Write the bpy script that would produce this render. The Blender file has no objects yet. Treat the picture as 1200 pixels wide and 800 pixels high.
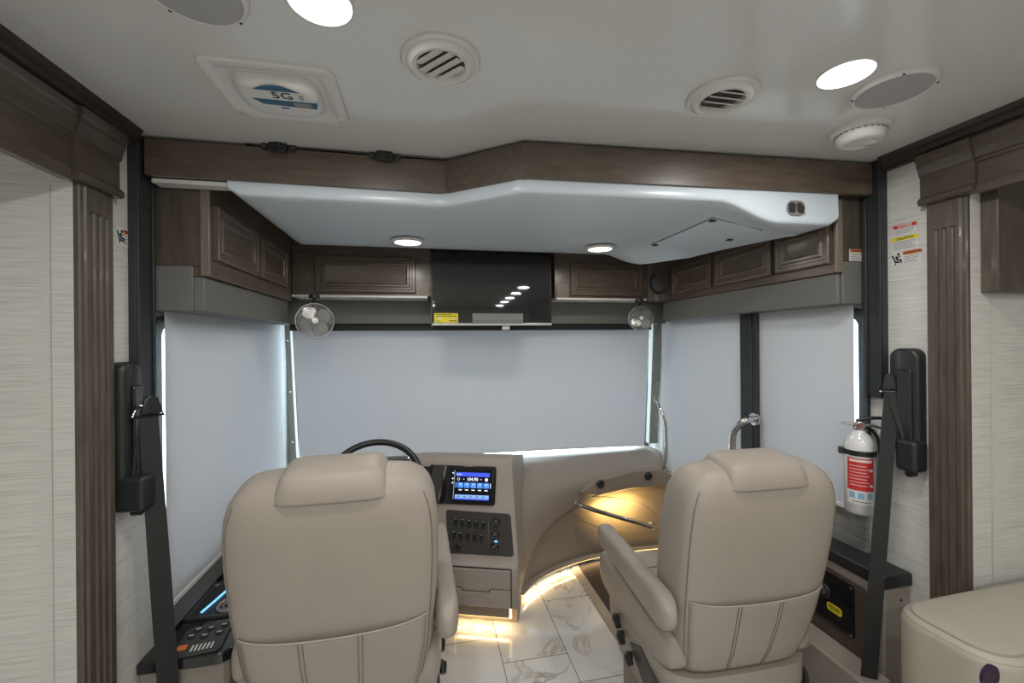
import bpy, bmesh, math, random
from mathutils import Vector, Matrix
random.seed(7)
PI = math.pi
CAMZ = 1.43
FPX = 500.0                      # focal length in pixels of a 1200 px wide frame
sc = bpy.context.scene
COL = sc.collection

# ------------------------------------------------------------------ camera
cam_d = bpy.data.cameras.new('camera')
cam_d.sensor_width = 36.0
cam_d.lens = 36.0 * FPX / 1200.0
cam_d.clip_start = 0.02
cam = bpy.data.objects.new('camera', cam_d)
COL.objects.link(cam)
CR = Matrix.Rotation(-math.atan(0.2), 4, 'Z') @ Matrix.Rotation(PI/2, 4, 'X') @ Matrix.Rotation(math.radians(-0.5), 4, 'Z')
cam.matrix_world = Matrix.Translation((0, 0, CAMZ)) @ CR
sc.camera = cam

def P(u, v, X=None, Y=None, Z=None):
    """point of the place seen at (u, v) that lies on the plane X, Y or Z = const"""
    r = CR.to_3x3() @ Vector(((u-600)/FPX, -(v-400)/FPX, -1))
    if X is not None: t = X / r.x
    elif Y is not None: t = Y / r.y
    else: t = (Z-CAMZ) / r.z
    return Vector((r.x*t, r.y*t, CAMZ + r.z*t))

# ------------------------------------------------------------------ materials
def mat(name, col, rough=0.5, metal=0.0, spec=0.5, coat=0.0, coatr=0.08, var=0.0, vscale=20.0, stretch=(1,1,1), bump=0.0, bscale=200.0, bstretch=(1,1,1), emit=0.0, ecol=None, trans=0.0):
    m = bpy.data.materials.new(name); m.use_nodes = True
    nt = m.node_tree; N = nt.nodes; L = nt.links
    b = N['Principled BSDF']
    b.inputs['Base Color'].default_value = (*col, 1)
    b.inputs['Roughness'].default_value = rough
    b.inputs['Metallic'].default_value = metal
    b.inputs['Specular IOR Level'].default_value = spec
    b.inputs['Coat Weight'].default_value = coat
    b.inputs['Coat Roughness'].default_value = coatr
    b.inputs['Transmission Weight'].default_value = trans
    if emit:
        b.inputs['Emission Color'].default_value = (*(ecol or col), 1)
        b.inputs['Emission Strength'].default_value = emit
    tc = None
    def coords(st):
        nonlocal tc
        if tc is None: tc = N.new('ShaderNodeTexCoord')
        mp = N.new('ShaderNodeMapping'); mp.inputs['Scale'].default_value = st
        L.new(tc.outputs['Object'], mp.inputs['Vector']); return mp
    if var:
        n = N.new('ShaderNodeTexNoise'); n.inputs['Scale'].default_value = vscale; n.inputs['Detail'].default_value = 5
        L.new(coords(stretch).outputs[0], n.inputs['Vector'])
        r = N.new('ShaderNodeMapRange'); r.inputs['To Min'].default_value = 1-var; r.inputs['To Max'].default_value = 1+var
        r.inputs['From Min'].default_value = 0.3; r.inputs['From Max'].default_value = 0.7
        L.new(n.outputs['Fac'], r.inputs['Value'])
        mx = N.new('ShaderNodeVectorMath'); mx.operation = 'SCALE'
        mx.inputs[0].default_value = col
        L.new(r.outputs[0], mx.inputs['Scale']); L.new(mx.outputs[0], b.inputs['Base Color'])
    if bump:
        n = N.new('ShaderNodeTexNoise'); n.inputs['Scale'].default_value = bscale; n.inputs['Detail'].default_value = 3
        L.new(coords(bstretch).outputs[0], n.inputs['Vector'])
        bp = N.new('ShaderNodeBump'); bp.inputs['Strength'].default_value = bump; bp.inputs['Distance'].default_value = 0.002
        L.new(n.outputs['Fac'], bp.inputs['Height']); L.new(bp.outputs[0], b.inputs['Normal'])
    return m

M = {}
WOODC = (0.112, 0.084, 0.062)
M['wood_x'] = mat('wood grain along x', WOODC, 0.40, coat=0.5, coatr=0.22, var=0.22, vscale=9, stretch=(1, 7, 7), bump=0.1, bscale=60, bstretch=(1, 8, 8))
M['wood_y'] = mat('wood grain along y', WOODC, 0.40, coat=0.3, coatr=0.22, var=0.22, vscale=9, stretch=(7, 1, 7), bump=0.1, bscale=60, bstretch=(8, 1, 8))
M['wood_head'] = mat('dark header wood', (0.070, 0.053, 0.040), 0.36, coat=0.4, coatr=0.2, var=0.25, vscale=9, stretch=(7, 1, 7), bump=0.1, bscale=60, bstretch=(8, 1, 8))
M['wood_z'] = mat('wood grain along z', (0.088, 0.070, 0.054), 0.38, coat=0.1, var=0.25, vscale=9, stretch=(7, 7, 1), bump=0.1, bscale=60, bstretch=(8, 8, 1))
M['wood_dark'] = mat('dark wood crown', (0.05, 0.035, 0.026), 0.42, var=0.2, vscale=9, stretch=(7, 1, 7))
M['wood_light'] = mat('pale wood frame', (0.20, 0.16, 0.13), 0.3, coat=0.2, var=0.12, vscale=9, stretch=(7, 7, 1))
M['ceiling'] = mat('padded vinyl ceiling', (0.71, 0.715, 0.70), 0.17, spec=0.85, bump=0.02, bscale=70, bstretch=(1, 4, 1), var=0.015, vscale=60)
M['shell'] = mat('white fibreglass shell with daylight tint', (0.72, 0.81, 0.88), 0.28, spec=0.5)  # white shell; the blue of the daylight is mixed into its colour
M['white_plastic'] = mat('white plastic', (0.72, 0.72, 0.70), 0.35)
M['white_metal'] = mat('white enamel', (0.75, 0.75, 0.74), 0.2, coat=0.5)
M['grey_grille'] = mat('pale grey grille cloth', (0.42, 0.42, 0.43), 0.6, bump=0.3, bscale=900)
M['vinyl'] = mat('grey woven vinyl', (0.165, 0.165, 0.152), 0.6, bump=0.25, bscale=500, var=0.06, vscale=300)
M['vinyl_dark'] = mat('dark grey vinyl', (0.13, 0.13, 0.122), 0.6, bump=0.25, bscale=500, var=0.06, vscale=300)
M['leather'] = mat('beige leather', (0.365, 0.325, 0.28), 0.46, spec=0.4, bump=0.22, bscale=420, var=0.03, vscale=8)
M['leather_seam'] = mat('beige stitching', (0.20, 0.17, 0.14), 0.6)
M['sofa'] = mat('cream sofa leather', (0.40, 0.37, 0.31), 0.5, bump=0.2, bscale=350, var=0.03, vscale=8)
M['dash'] = mat('taupe dash vinyl', (0.33, 0.29, 0.25), 0.5, bump=0.2, bscale=700)
M['dash_low'] = mat('taupe lower dash vinyl', (0.30, 0.25, 0.205), 0.55, bump=0.2, bscale=700)
M['chrome'] = mat('chrome', (0.75, 0.74, 0.72), 0.1, metal=1)
M['alu'] = mat('brushed aluminium', (0.50, 0.50, 0.49), 0.35, metal=0.9)
M['wire'] = mat('dull steel wire', (0.30, 0.30, 0.30), 0.35, metal=0.8)
M['pillar'] = mat('grey pillar trim', (0.24, 0.235, 0.215), 0.5, var=0.06, vscale=200)
M['black'] = mat('black plastic', (0.018, 0.02, 0.021), 0.38, var=0.1, vscale=90, bump=0.1, bscale=600)
M['black_gloss'] = mat('gloss black trim', (0.012, 0.012, 0.013), 0.12, coat=0.6)
M['charcoal'] = mat('charcoal panel', (0.05, 0.047, 0.045), 0.4, var=0.2, vscale=250)
M['rail'] = mat('dark grey painted rail', (0.03, 0.034, 0.036), 0.45, var=0.1, vscale=60)
M['web'] = mat('seat belt webbing', (0.028, 0.029, 0.03), 0.75, bump=0.5, bscale=500, bstretch=(1, 1, 6))
M['carpet'] = mat('dark step carpet', (0.06, 0.05, 0.045), 0.95, bump=0.6, bscale=600)
M['brown_panel'] = mat('brown panel', (0.085, 0.062, 0.05), 0.5, var=0.25, vscale=350)
M['grey_wood'] = mat('grey washed wood panel', (0.22, 0.22, 0.21), 0.5, var=0.3, vscale=9, stretch=(5, 1, 9))
M['joint'] = mat('wallpaper joint', (0.42, 0.415, 0.385), 0.7)
M['sofa_seam'] = mat('cream piping', (0.30, 0.27, 0.225), 0.6)
M['red'] = mat('red print', (0.62, 0.035, 0.035), 0.4)
M['orange'] = mat('orange print', (0.75, 0.20, 0.03), 0.5)
M['yellow'] = mat('yellow print', (0.80, 0.68, 0.02), 0.45)
M['paper'] = mat('white label film', (0.72, 0.72, 0.70), 0.45)
M['ink'] = mat('black ink', (0.03, 0.03, 0.03), 0.5)
M['navy'] = mat('blue print', (0.015, 0.10, 0.20), 0.4)
M['paleblue'] = mat('pale blue print', (0.25, 0.45, 0.65), 0.4)
M['tv'] = mat('television glass', (0.024, 0.024, 0.025), 0.03, spec=0.6)
M['screen_black'] = mat('display glass', (0.01, 0.01, 0.014), 0.15)
M['scr_blue'] = mat('display blue', (0.05, 0.08, 0.6), 0.2, emit=0.75, ecol=(0.06, 0.12, 0.95))
M['scr_mid'] = mat('display mid blue', (0.1, 0.3, 0.8), 0.2, emit=0.65, ecol=(0.08, 0.30, 1.0))
M['scr_pale'] = mat('display pale blue', (0.3, 0.45, 0.8), 0.2, emit=0.65, ecol=(0.22, 0.42, 0.9))
M['scr_white'] = mat('display white', (0.8, 0.85, 0.9), 0.2, emit=0.9, ecol=(0.8, 0.88, 1.0))
M['lamp'] = mat('lit lamp lens', (0.9, 0.9, 0.88), 0.3, emit=6, ecol=(1.0, 0.99, 0.95))
M['lamp_warm'] = mat('lit warm lamp lens', (0.9, 0.85, 0.7), 0.3, emit=4, ecol=(1.0, 0.93, 0.78))
M['led'] = mat('warm light strip', (1.0, 0.8, 0.45), 0.3, emit=4, ecol=(1.0, 0.66, 0.26))
M['led_blue'] = mat('blue light ring', (0.3, 0.6, 1.0), 0.3, emit=1.5, ecol=(0.15, 0.5, 1.0))
M['purple'] = mat('dark purple button ring', (0.05, 0.03, 0.07), 0.3, metal=0.5)
M['button'] = mat('grey button', (0.25, 0.25, 0.25), 0.4)

def blind_mat():
    m = bpy.data.materials.new('white roller blind fabric'); m.use_nodes = True
    nt = m.node_tree; N = nt.nodes; L = nt.links
    out = N['Material Output']; N.remove(N['Principled BSDF'])
    d = N.new('ShaderNodeBsdfDiffuse'); d.inputs[0].default_value = (0.60, 0.60, 0.615, 1)
    t = N.new('ShaderNodeBsdfTranslucent'); t.inputs[0].default_value = (0.70, 0.71, 0.76, 1)
    g = N.new('ShaderNodeBsdfGlossy'); g.inputs['Roughness'].default_value = 0.45; g.inputs[0].default_value = (0.8, 0.85, 0.9, 1)
    a = N.new('ShaderNodeMixShader'); a.inputs[0].default_value = 0.05
    L.new(d.outputs[0], a.inputs[1]); L.new(t.outputs[0], a.inputs[2])
    c = N.new('ShaderNodeMixShader'); c.inputs[0].default_value = 0.06
    L.new(a.outputs[0], c.inputs[1]); L.new(g.outputs[0], c.inputs[2])
    L.new(c.outputs[0], out.inputs[0])
    return m
M['blind'] = blind_mat()

def glass_mat():
    m = bpy.data.materials.new('window glass'); m.use_nodes = True
    nt = m.node_tree; N = nt.nodes; L = nt.links
    out = N['Material Output']; N.remove(N['Principled BSDF'])
    t = N.new('ShaderNodeBsdfTransparent'); t.inputs[0].default_value = (0.9, 0.95, 0.94, 1)
    g = N.new('ShaderNodeBsdfGlossy'); g.inputs['Roughness'].default_value = 0.03
    a = N.new('ShaderNodeMixShader'); a.inputs[0].default_value = 0.08
    L.new(t.outputs[0], a.inputs[1]); L.new(g.outputs[0], a.inputs[2]); L.new(a.outputs[0], out.inputs[0])
    return m
M['glass'] = glass_mat()

def math_chain(nt):
    def mth(op, a, b=None, c=None):
        n = nt.nodes.new('ShaderNodeMath'); n.operation = op
        for i, x in enumerate((a, b, c)):
            if x is None: continue
            if isinstance(x, (int, float)): n.inputs[i].default_value = x
            else: nt.links.new(x, n.inputs[i])
        return n.outputs[0]
    return mth

def wallpaper_mat():
    """cream grasscloth: fine irregular lines running level along the walls"""
    m = mat('cream grasscloth wallpaper', (0.56, 0.55, 0.50), 0.7)
    nt = m.node_tree; N = nt.nodes; L = nt.links; b = N['Principled BSDF']
    tc = N.new('ShaderNodeTexCoord'); mp = N.new('ShaderNodeMapping'); mp.inputs['Scale'].default_value = (7, 7, 330)
    L.new(tc.outputs['Object'], mp.inputs['Vector'])
    n = N.new('ShaderNodeTexNoise'); n.inputs['Scale'].default_value = 1.0; n.inputs['Detail'].default_value = 6
    n.inputs['Roughness'].default_value = 0.65
    L.new(mp.outputs[0], n.inputs['Vector'])
    cr = N.new('ShaderNodeValToRGB'); e = cr.color_ramp.elements
    e[0].position = 0.30; e[0].color = (0.47, 0.465, 0.43, 1); e[1].position = 0.56; e[1].color = (0.68, 0.675, 0.635, 1)
    L.new(n.outputs['Fac'], cr.inputs[0]); L.new(cr.outputs[0], b.inputs['Base Color'])
    bp = N.new('ShaderNodeBump'); bp.inputs['Strength'].default_value = 0.25; bp.inputs['Distance'].default_value = 0.002
    L.new(n.outputs['Fac'], bp.inputs['Height']); L.new(bp.outputs[0], b.inputs['Normal'])
    return m
M['paperwall'] = wallpaper_mat()

def tile_mat(x0=0.62, y0=1.70, w=0.30, l=0.57, step=-0.17):
    m = bpy.data.materials.new('polished marble look tile'); m.use_nodes = True
    nt = m.node_tree; N = nt.nodes; L = nt.links; b = N['Principled BSDF']; mth = math_chain(nt)
    tc = N.new('ShaderNodeTexCoord'); sp = N.new('ShaderNodeSeparateXYZ'); L.new(tc.outputs['Object'], sp.inputs[0])
    fx = mth('DIVIDE', mth('SUBTRACT', sp.outputs[0], x0), w)
    cx = mth('FLOOR', fx); rx = mth('FRACT', mth('ADD', fx, 100.0))
    fy = mth('DIVIDE', mth('ADD', mth('SUBTRACT', sp.outputs[1], y0), mth('MULTIPLY', cx, -step)), l)
    cy = mth('FLOOR', fy); ry = mth('FRACT', mth('ADD', fy, 100.0))
    g = 0.0016
    ex = mth('LESS_THAN', mth('SUBTRACT', 0.5, mth('ABSOLUTE', mth('SUBTRACT', rx, 0.5))), g / w)
    ey = mth('LESS_THAN', mth('SUBTRACT', 0.5, mth('ABSOLUTE', mth('SUBTRACT', ry, 0.5))), g / l)
    grout = mth('MAXIMUM', ex, ey)
    # veins, shifted from tile to tile
    cb = N.new('ShaderNodeCombineXYZ')
    L.new(mth('ADD', sp.outputs[0], mth('MULTIPLY', cx, 3.7)), cb.inputs[0])
    L.new(mth('ADD', sp.outputs[1], mth('MULTIPLY', cy, 5.3)), cb.inputs[1])
    n1 = N.new('ShaderNodeTexNoise'); n1.inputs['Scale'].default_value = 3.2; n1.inputs['Detail'].default_value = 8; n1.inputs['Distortion'].default_value = 1.4
    L.new(cb.outputs[0], n1.inputs['Vector'])
    vein = mth('ABSOLUTE', mth('SUBTRACT', n1.outputs['Fac'], 0.5))
    n2 = N.new('ShaderNodeTexNoise'); n2.inputs['Scale'].default_value = 2.0; n2.inputs['Detail'].default_value = 3
    L.new(cb.outputs[0], n2.inputs['Vector'])
    cr = N.new('ShaderNodeValToRGB'); e = cr.color_ramp.elements
    e[0].position = 0.0; e[0].color = (0.36, 0.32, 0.28, 1); e[1].position = 0.035; e[1].color = (0.72, 0.715, 0.69, 1)
    x = cr.color_ramp.elements.new(0.012); x.color = (0.52, 0.50, 0.46, 1)
    L.new(vein, cr.inputs[0])
    mx = N.new('ShaderNodeMix'); mx.data_type = 'RGBA'
    mask = N.new('ShaderNodeMapRange'); mask.inputs['From Min'].default_value = 0.46; mask.inputs['From Max'].default_value = 0.6
    L.new(n2.outputs['Fac'], mask.inputs['Value'])
    L.new(mask.outputs[0], mx.inputs['Factor']); L.new(cr.outputs[0], mx.inputs['A']); mx.inputs['B'].default_value = (0.74, 0.735, 0.71, 1)
    m2 = N.new('ShaderNodeMix'); m2.data_type = 'RGBA'
    L.new(grout, m2.inputs['Factor']); L.new(mx.outputs['Result'], m2.inputs['A']); m2.inputs['B'].default_value = (0.10, 0.085, 0.07, 1)
    L.new(m2.outputs['Result'], b.inputs['Base Color'])
    b.inputs['Roughness'].default_value = 0.11
    return m
M['tile'] = tile_mat()

# ------------------------------------------------------------------ mesh builder
class B:
    def __init__(s): s.bm = bmesh.new(); s.T = Matrix.Identity(4); s.mats = []; s.mi = 0
    def m(s, key):
        mm = M[key]
        if mm not in s.mats: s.mats.append(mm)
        s.mi = s.mats.index(mm); return s
    def t(s, T): s.T = T; return s
    def v(s, p): return s.bm.verts.new(s.T @ Vector(p))
    def f(s, vs):
        try: f = s.bm.faces.new(vs)
        except ValueError: return None
        f.material_index = s.mi; return f
    def box(s, x0, x1, y0, y1, z0, z1):
        a = [s.v(p) for p in ((x0,y0,z0),(x1,y0,z0),(x1,y1,z0),(x0,y1,z0),(x0,y0,z1),(x1,y0,z1),(x1,y1,z1),(x0,y1,z1))]
        for q in ((3,2,1,0),(4,5,6,7),(0,1,5,4),(1,2,6,5),(2,3,7,6),(3,0,4,7)): s.f([a[i] for i in q])
        return s
    def rings(s, R, caps=True, closed=True, loop=False):
        V = [[s.v(p) for p in r] for r in R]
        n = len(V[0]); m_ = len(V)
        for i in range(m_ if loop else m_-1):
            a, b = V[i], V[(i+1) % m_]
            for j in range(n if closed else n-1): s.f([a[j], a[(j+1)%n], b[(j+1)%n], b[j]])
        if caps and not loop and closed: s.f(V[0][::-1]); s.f(V[-1])
        return s
    def prism(s, poly, ax, lo, hi):
        """poly of 2-D points extruded along axis ax ('x': (y,z), 'y': (x,z), 'z': (x,y))"""
        def g(p, t): return (t,p[0],p[1]) if ax == 'x' else (p[0],t,p[1]) if ax == 'y' else (p[0],p[1],t)
        return s.rings([[g(p, lo) for p in poly], [g(p, hi) for p in poly]])
    def tube(s, pts, r, n=10, closed=False, caps=True):
        pts = [Vector(p) for p in pts]; R = []; m_ = len(pts)
        rr = r if isinstance(r, (list, tuple)) else [r]*m_
        up = None
        for i, p in enumerate(pts):
            a = pts[(i-1) % m_] if (closed or i) else p; c = pts[(i+1) % m_] if (closed or i < m_-1) else p
            d = (c-a).normalized()
            if up is None: up = d.orthogonal().normalized()
            else: up = (up - d*up.dot(d)).normalized()
            w = d.cross(up)
            R.append([p + (up*math.cos(2*PI*k/n) + w*math.sin(2*PI*k/n))*rr[i] for k in range(n)])
        return s.rings(R, caps=caps, loop=closed)
    def lathe(s, prof, n=40):
        """(r, z) profile about local z"""
        R = [[(max(r,1e-5)*math.cos(2*PI*k/n), max(r,1e-5)*math.sin(2*PI*k/n), z) for k in range(n)] for r, z in prof]
        return s.rings(R)
    def torus(s, c, R, r, n=48, k=10, T=None):
        o = s.T
        if T is not None: s.T = o @ T
        s.tube([(c[0]+R*math.cos(2*PI*i/n), c[1]+R*math.sin(2*PI*i/n), c[2]) for i in range(n)], r, k, closed=True)
        s.T = o; return s
    def sell(s, c, h, n=4.0, seg=28, rows=16, n2=None):
        """superellipsoid: rounded-box solid"""
        n2 = n2 or n
        def sp(x, e): return math.copysign(abs(x)**(2.0/e), x)
        R = []
        for i in range(rows+1):
            ph = -PI/2 + PI*i/rows
            cz, sz = sp(math.cos(ph), n2), sp(math.sin(ph), n2)
            cz = max(cz, 1e-4)
            R.append([(c[0]+h[0]*cz*sp(math.cos(2*PI*k/seg), n), c[1]+h[1]*cz*sp(math.sin(2*PI*k/seg), n), c[2]+h[2]*sz) for k in range(seg)])
        return s.rings(R)
    def rrect(s, w, h, r, z0, z1, n=5, cx=0, cy=0):
        """rounded rectangle plate in local xy from z0 to z1"""
        return s.rings([[(x, y, z) for x, y in rr(w, h, r, n, cx, cy)] for z in (z0, z1)])
    def text(s, body, size, depth=0.0004, align='CENTER', bold=0.0):
        cu = bpy.data.curves.new('t', 'FONT'); cu.body = body; cu.size = size; cu.extrude = depth; cu.align_x = align; cu.align_y = 'CENTER'; cu.offset = bold
        cu.resolution_u = 3
        ob = bpy.data.objects.new('t', cu); COL.objects.link(ob)
        dg = bpy.context.evaluated_depsgraph_get(); me = bpy.data.meshes.new_from_object(ob.evaluated_get(dg))
        n0 = len(s.bm.verts); f0 = len(s.bm.faces)
        s.bm.from_mesh(me); s.bm.verts.ensure_lookup_table(); s.bm.faces.ensure_lookup_table()
        for v in s.bm.verts[n0:]: v.co = s.T @ v.co
        for f in s.bm.faces[f0:]: f.material_index = s.mi
        bpy.data.objects.remove(ob); bpy.data.curves.remove(cu); bpy.data.meshes.remove(me)
        return s

def rr(w, h, r, n=5, cx=0, cy=0):
    out = []
    for qx, qy, a0 in ((1,1,0),(-1,1,PI/2),(-1,-1,PI),(1,-1,1.5*PI)):
        for k in range(n+1):
            a = a0 + PI/2*k/n
            out.append((cx+qx*(w/2-r)+r*math.cos(a), cy+qy*(h/2-r)+r*math.sin(a)))
    return out

def sq(hw, hd, n=4.0, seg=32, cx=0, cy=0):
    def sp(x): return math.copysign(abs(x)**(2.0/n), x)
    return [(cx+hw*sp(math.cos(2*PI*k/seg)), cy+hd*sp(math.sin(2*PI*k/seg))) for k in range(seg)]

OFF = {}
def tag(o, label=None, cat=None, group=None, kind=None):
    if label: o['label'] = label
    if cat: o['category'] = cat
    if group: o['group'] = group
    if kind: o['kind'] = kind
    return o
def thing(name, label, cat, loc=(0,0,0), rotz=0, group=None, local=False):
    o = bpy.data.objects.new(name, None); COL.objects.link(o)
    o.empty_display_size = 0.05
    o.location = loc; o.rotation_euler = (0, 0, rotz); tag(o, label, cat, group)
    OFF[o.name] = Vector((0,0,0)) if local else Vector(loc)
    return o
def obj(name, b, key=None, parent=None, bevel=0.0, smooth=35, label=None, seg=2, sub=0, recalc=True):
    bm = b.bm
    bmesh.ops.remove_doubles(bm, verts=bm.verts, dist=1e-6)
    if recalc: bmesh.ops.recalc_face_normals(bm, faces=bm.faces)
    if key is not None:
        b.mats = [M[key]]
        for f in bm.faces: f.material_index = 0
    if parent is not None: off = OFF.get(parent.name, Vector((0,0,0)))
    else:
        lo = [min(v.co[i] for v in bm.verts) for i in range(3)]; hi = [max(v.co[i] for v in bm.verts) for i in range(3)]
        off = Vector(((lo[0]+hi[0])/2, (lo[1]+hi[1])/2, lo[2]))
    for v in bm.verts: v.co -= off
    me = bpy.data.meshes.new(name); bm.to_mesh(me); bm.free()
    for mm in b.mats: me.materials.append(mm)
    o = bpy.data.objects.new(name, me); COL.objects.link(o)
    if parent is not None: o.parent = parent
    else: o.location = off
    OFF[o.name] = off
    if smooth:
        for p in me.polygons: p.use_smooth = True
        me.set_sharp_from_angle(angle=math.radians(smooth))
    if bevel:
        mo = o.modifiers.new('bevel', 'BEVEL'); mo.width = bevel; mo.segments = seg; mo.limit_method = 'ANGLE'; mo.angle_limit = math.radians(40)
        mo.harden_normals = False
    if sub:
        mo = o.modifiers.new('sub', 'SUBSURF'); mo.levels = sub; mo.render_levels = sub
    if label: o['label'] = label
    return o
def struct(name, b, key=None, **k):
    o = obj(name, b, key, **k)
    if o.parent is None: o['kind'] = 'structure'
    return o
def dup(o, loc=None, rotz=None, label=None, parent=None):
    c = o.copy(); COL.objects.link(c); OFF[c.name] = OFF.get(o.name, Vector((0,0,0)))
    if parent is not None: c.parent = parent
    if loc is not None: c.location = loc
    if rotz is not None: c.rotation_euler = (0, 0, rotz)
    if label: c['label'] = label
    for ch in [x for x in bpy.data.objects if x.parent == o]: dup(ch, parent=c)
    return c
def Fr(o, x, y):
    """frame at o with local x and y directions"""
    x = Vector(x).normalized(); y = Vector(y).normalized(); z = x.cross(y).normalized(); y = z.cross(x)
    T = Matrix((x, y, z)).transposed().to_4x4(); T.translation = Vector(o); return T
def LW(o): return Fr(o, (0,1,0), (0,0,1))      # on the left wall, facing the room
def RW(o): return Fr(o, (0,-1,0), (0,0,1))     # on the right wall
def FW(o): return Fr(o, (1,0,0), (0,0,1))      # facing the camera
def CE(o): return Fr(o, (1,0,0), (0,-1,0))     # on the ceiling, facing down
def z(Z): return CAMZ + Z
LP_CEIL, LP_BUNK, W_STR, EXPO = 5.0, 2.2, 8.0, -0.08
# ------------------------------------------------------------------ room shell
XL, XR, ZC = -0.87, 1.615, 2.07
YF = 2.90
Z = CAMZ
b = B(); b.box(-1.9, 2.7, -3.2, 3.1, -0.08, 0.0); floor = struct('floor', b, 'tile', smooth=0)
# the tile pattern is laid out from the room's zero point
floor.data.transform(Matrix.Translation(floor.location)); floor.location = (0,0,0)
b = B(); b.box(-1.9, 2.7, -3.2, 3.1, ZC, ZC+0.1); struct('ceiling', b, 'ceiling', smooth=0)

def wall_with_hole(b, ax, t0, t1, a0, a1, z0, z1, holes):
    """ax 'x': wall plane normal to x, spans a in y"""
    def bx(p0, p1, q0, q1):
        if p1-p0 < 1e-4 or q1-q0 < 1e-4: return
        if ax == 'x': b.box(t0, t1, p0, p1, q0, q1)
        else: b.box(p0, p1, t0, t1, q0, q1)
    cur = a0
    for h0, h1, g0, g1 in holes:
        bx(cur, h0, z0, z1); bx(h0, h1, z0, g0); bx(h0, h1, g1, z1); cur = h1
    bx(cur, a1, z0, z1)
WL = (1.60, 2.72, 0.60, 1.50)      # driver side window
WR1 = (1.885, 2.62, 0.55, 1.52)     # window of the entry door
WR2 = (1.318, 1.775, 0.80, 1.52)    # window behind the door
b = B(); wall_with_hole(b, 'x', XL-0.08, XL, 1.268, 3.05, 0, ZC, [WL]); struct('wall_left', b, 'paperwall', smooth=0)
b = B(); wall_with_hole(b, 'x', XR, XR+0.08, 0.992, 3.05, 0, ZC, [WR2, WR1]); struct('wall_right', b, 'paperwall', smooth=0)
b = B(); wall_with_hole(b, 'y', YF+0.02, YF+0.10, XL-0.08, XR+0.08, 0, ZC, [(-0.80, 1.56, 0.55, 1.545)]); struct('wall_front', b, 'vinyl', smooth=0)
b = B(); b.box(-1.9, 2.7, -3.2, -3.1, 0, ZC); struct('wall_back', b, 'paperwall', smooth=0)
# slide-out alcoves left and right of the living area
b = B(); b.box(-1.78, XL-0.0005, 1.268, 1.35, 0, ZC); b.box(-1.86, -1.78, -3.1, 1.35, 0, ZC); struct('wall_slide_left', b, 'paperwall', smooth=0)
b = B(); b.box(XR+0.0005, 2.58, 0.992, 1.08, 0, ZC); b.box(2.58, 2.66, -3.1, 1.08, 0, ZC); struct('wall_slide_right', b, 'paperwall', smooth=0)
# thin joint strip on the left alcove's end wall
b = B(); x = P(60, 400, Y=1.267).x; b.box(x-0.0012, x+0.0012, 1.2672, 1.268, 0.0, 1.83); struct('trim_joint', b, 'joint', smooth=0)

# window frames and panes
def window(n, T, w, h, label):
    b = B(); b.t(T)
    o = rr(w+0.05, h+0.05, 0.05, 6); i = rr(w-0.02, h-0.02, 0.035, 6)
    b.rings([[(x,y,0.0005) for x,y in o], [(x,y,0.012) for x,y in o], [(x,y,0.012) for x,y in i], [(x,y,-0.07) for x,y in i], [(x,y,-0.07) for x, y in o]], caps=False)
    f = struct('window_%d' % n, b, 'black', smooth=30)
    b = B(); b.t(T); b.box(-w/2, w/2, -h/2, h/2, -0.05, -0.046); g = obj('pane', b, 'glass', parent=f, smooth=0)
def wc(T0, a0, a1, z0, z1): return ((a0+a1)/2, (z0+z1)/2, a1-a0, z1-z0)
cy, cz_, w, h = wc(None, *WL); window(1, LW((XL, cy, cz_)), w, h, '')
cy, cz_, w, h = wc(None, *WR1); window(3, RW((XR, cy, cz_)), w, h, '')
cy, cz_, w, h = wc(None, *WR2); window(4, RW((XR, cy, cz_)), w, h, '')
# windshield
b = B(); b.box(-0.80, 1.56, YF+0.05, YF+0.056, 0.55, 1.545); ws = struct('window_2', b, 'glass', smooth=0)

# horizontal strips outside? a neighbouring vehicle's grey ribbed side stands outside the driver's window
# crown moulding, header and cap on both sides
KH = {-1: 0.935, 1: 0.83}
def header(side, y_main, y_cap0, y_cap1, y_crown, nm):
    X0 = XL if side < 0 else XR
    def ext(b, prof, y0, y1):
        b.prism([(X0 + (-side)*p, Z+(q if q > 0.5895 else 0.59-(0.59-q)*KH[side])) for p, q in prof], 'y', y0, y1)
    crown = [(0,.593),(.018,.593),(.018,.600),(.028,.606),(.030,.620),(.040,.626),(.046,.64),(0,.64)]
    frieze = [(0,.392),(.020,.392),(.020,.425),(.015,.430),(.015,.500),(.021,.504),(.021,.512),(.027,.517),(.031,.540),(.035,.548),(.035,.560),(.039,.566),(.039,.585),(.012,.592),(0,.592)]
    cap = [(0,.398),(.032,.398),(.037,.404),(.037,.418),(.032,.424),(.026,.430),(.026,.508),(.032,.514),(.037,.538),(.042,.548),(.042,.560),(.047,.566),(.047,.588),(.012,.5925),(0,.5925)]
    b = B(); ext(b, crown, -3.1, y_crown); struct('trim_crown_%s' % nm, b, 'wood_dark', smooth=25)
    b = B(); ext(b, frieze, -3.1, y_cap0)
    ox = X0 + side*0.035
    struct('trim_header_%s' % nm, b, 'wood_head', smooth=25)
    b = B(); ext(b, cap, y_cap0+0.0005, y_cap1); struct('trim_cap_%s' % nm, b, 'wood_head', smooth=25)
yp0 = 1.225
header(-1, 0, 1.235, 1.395, 1.466, 'left')
header(1, 0, 0.965, 1.108, 1.226, 'right')

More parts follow.
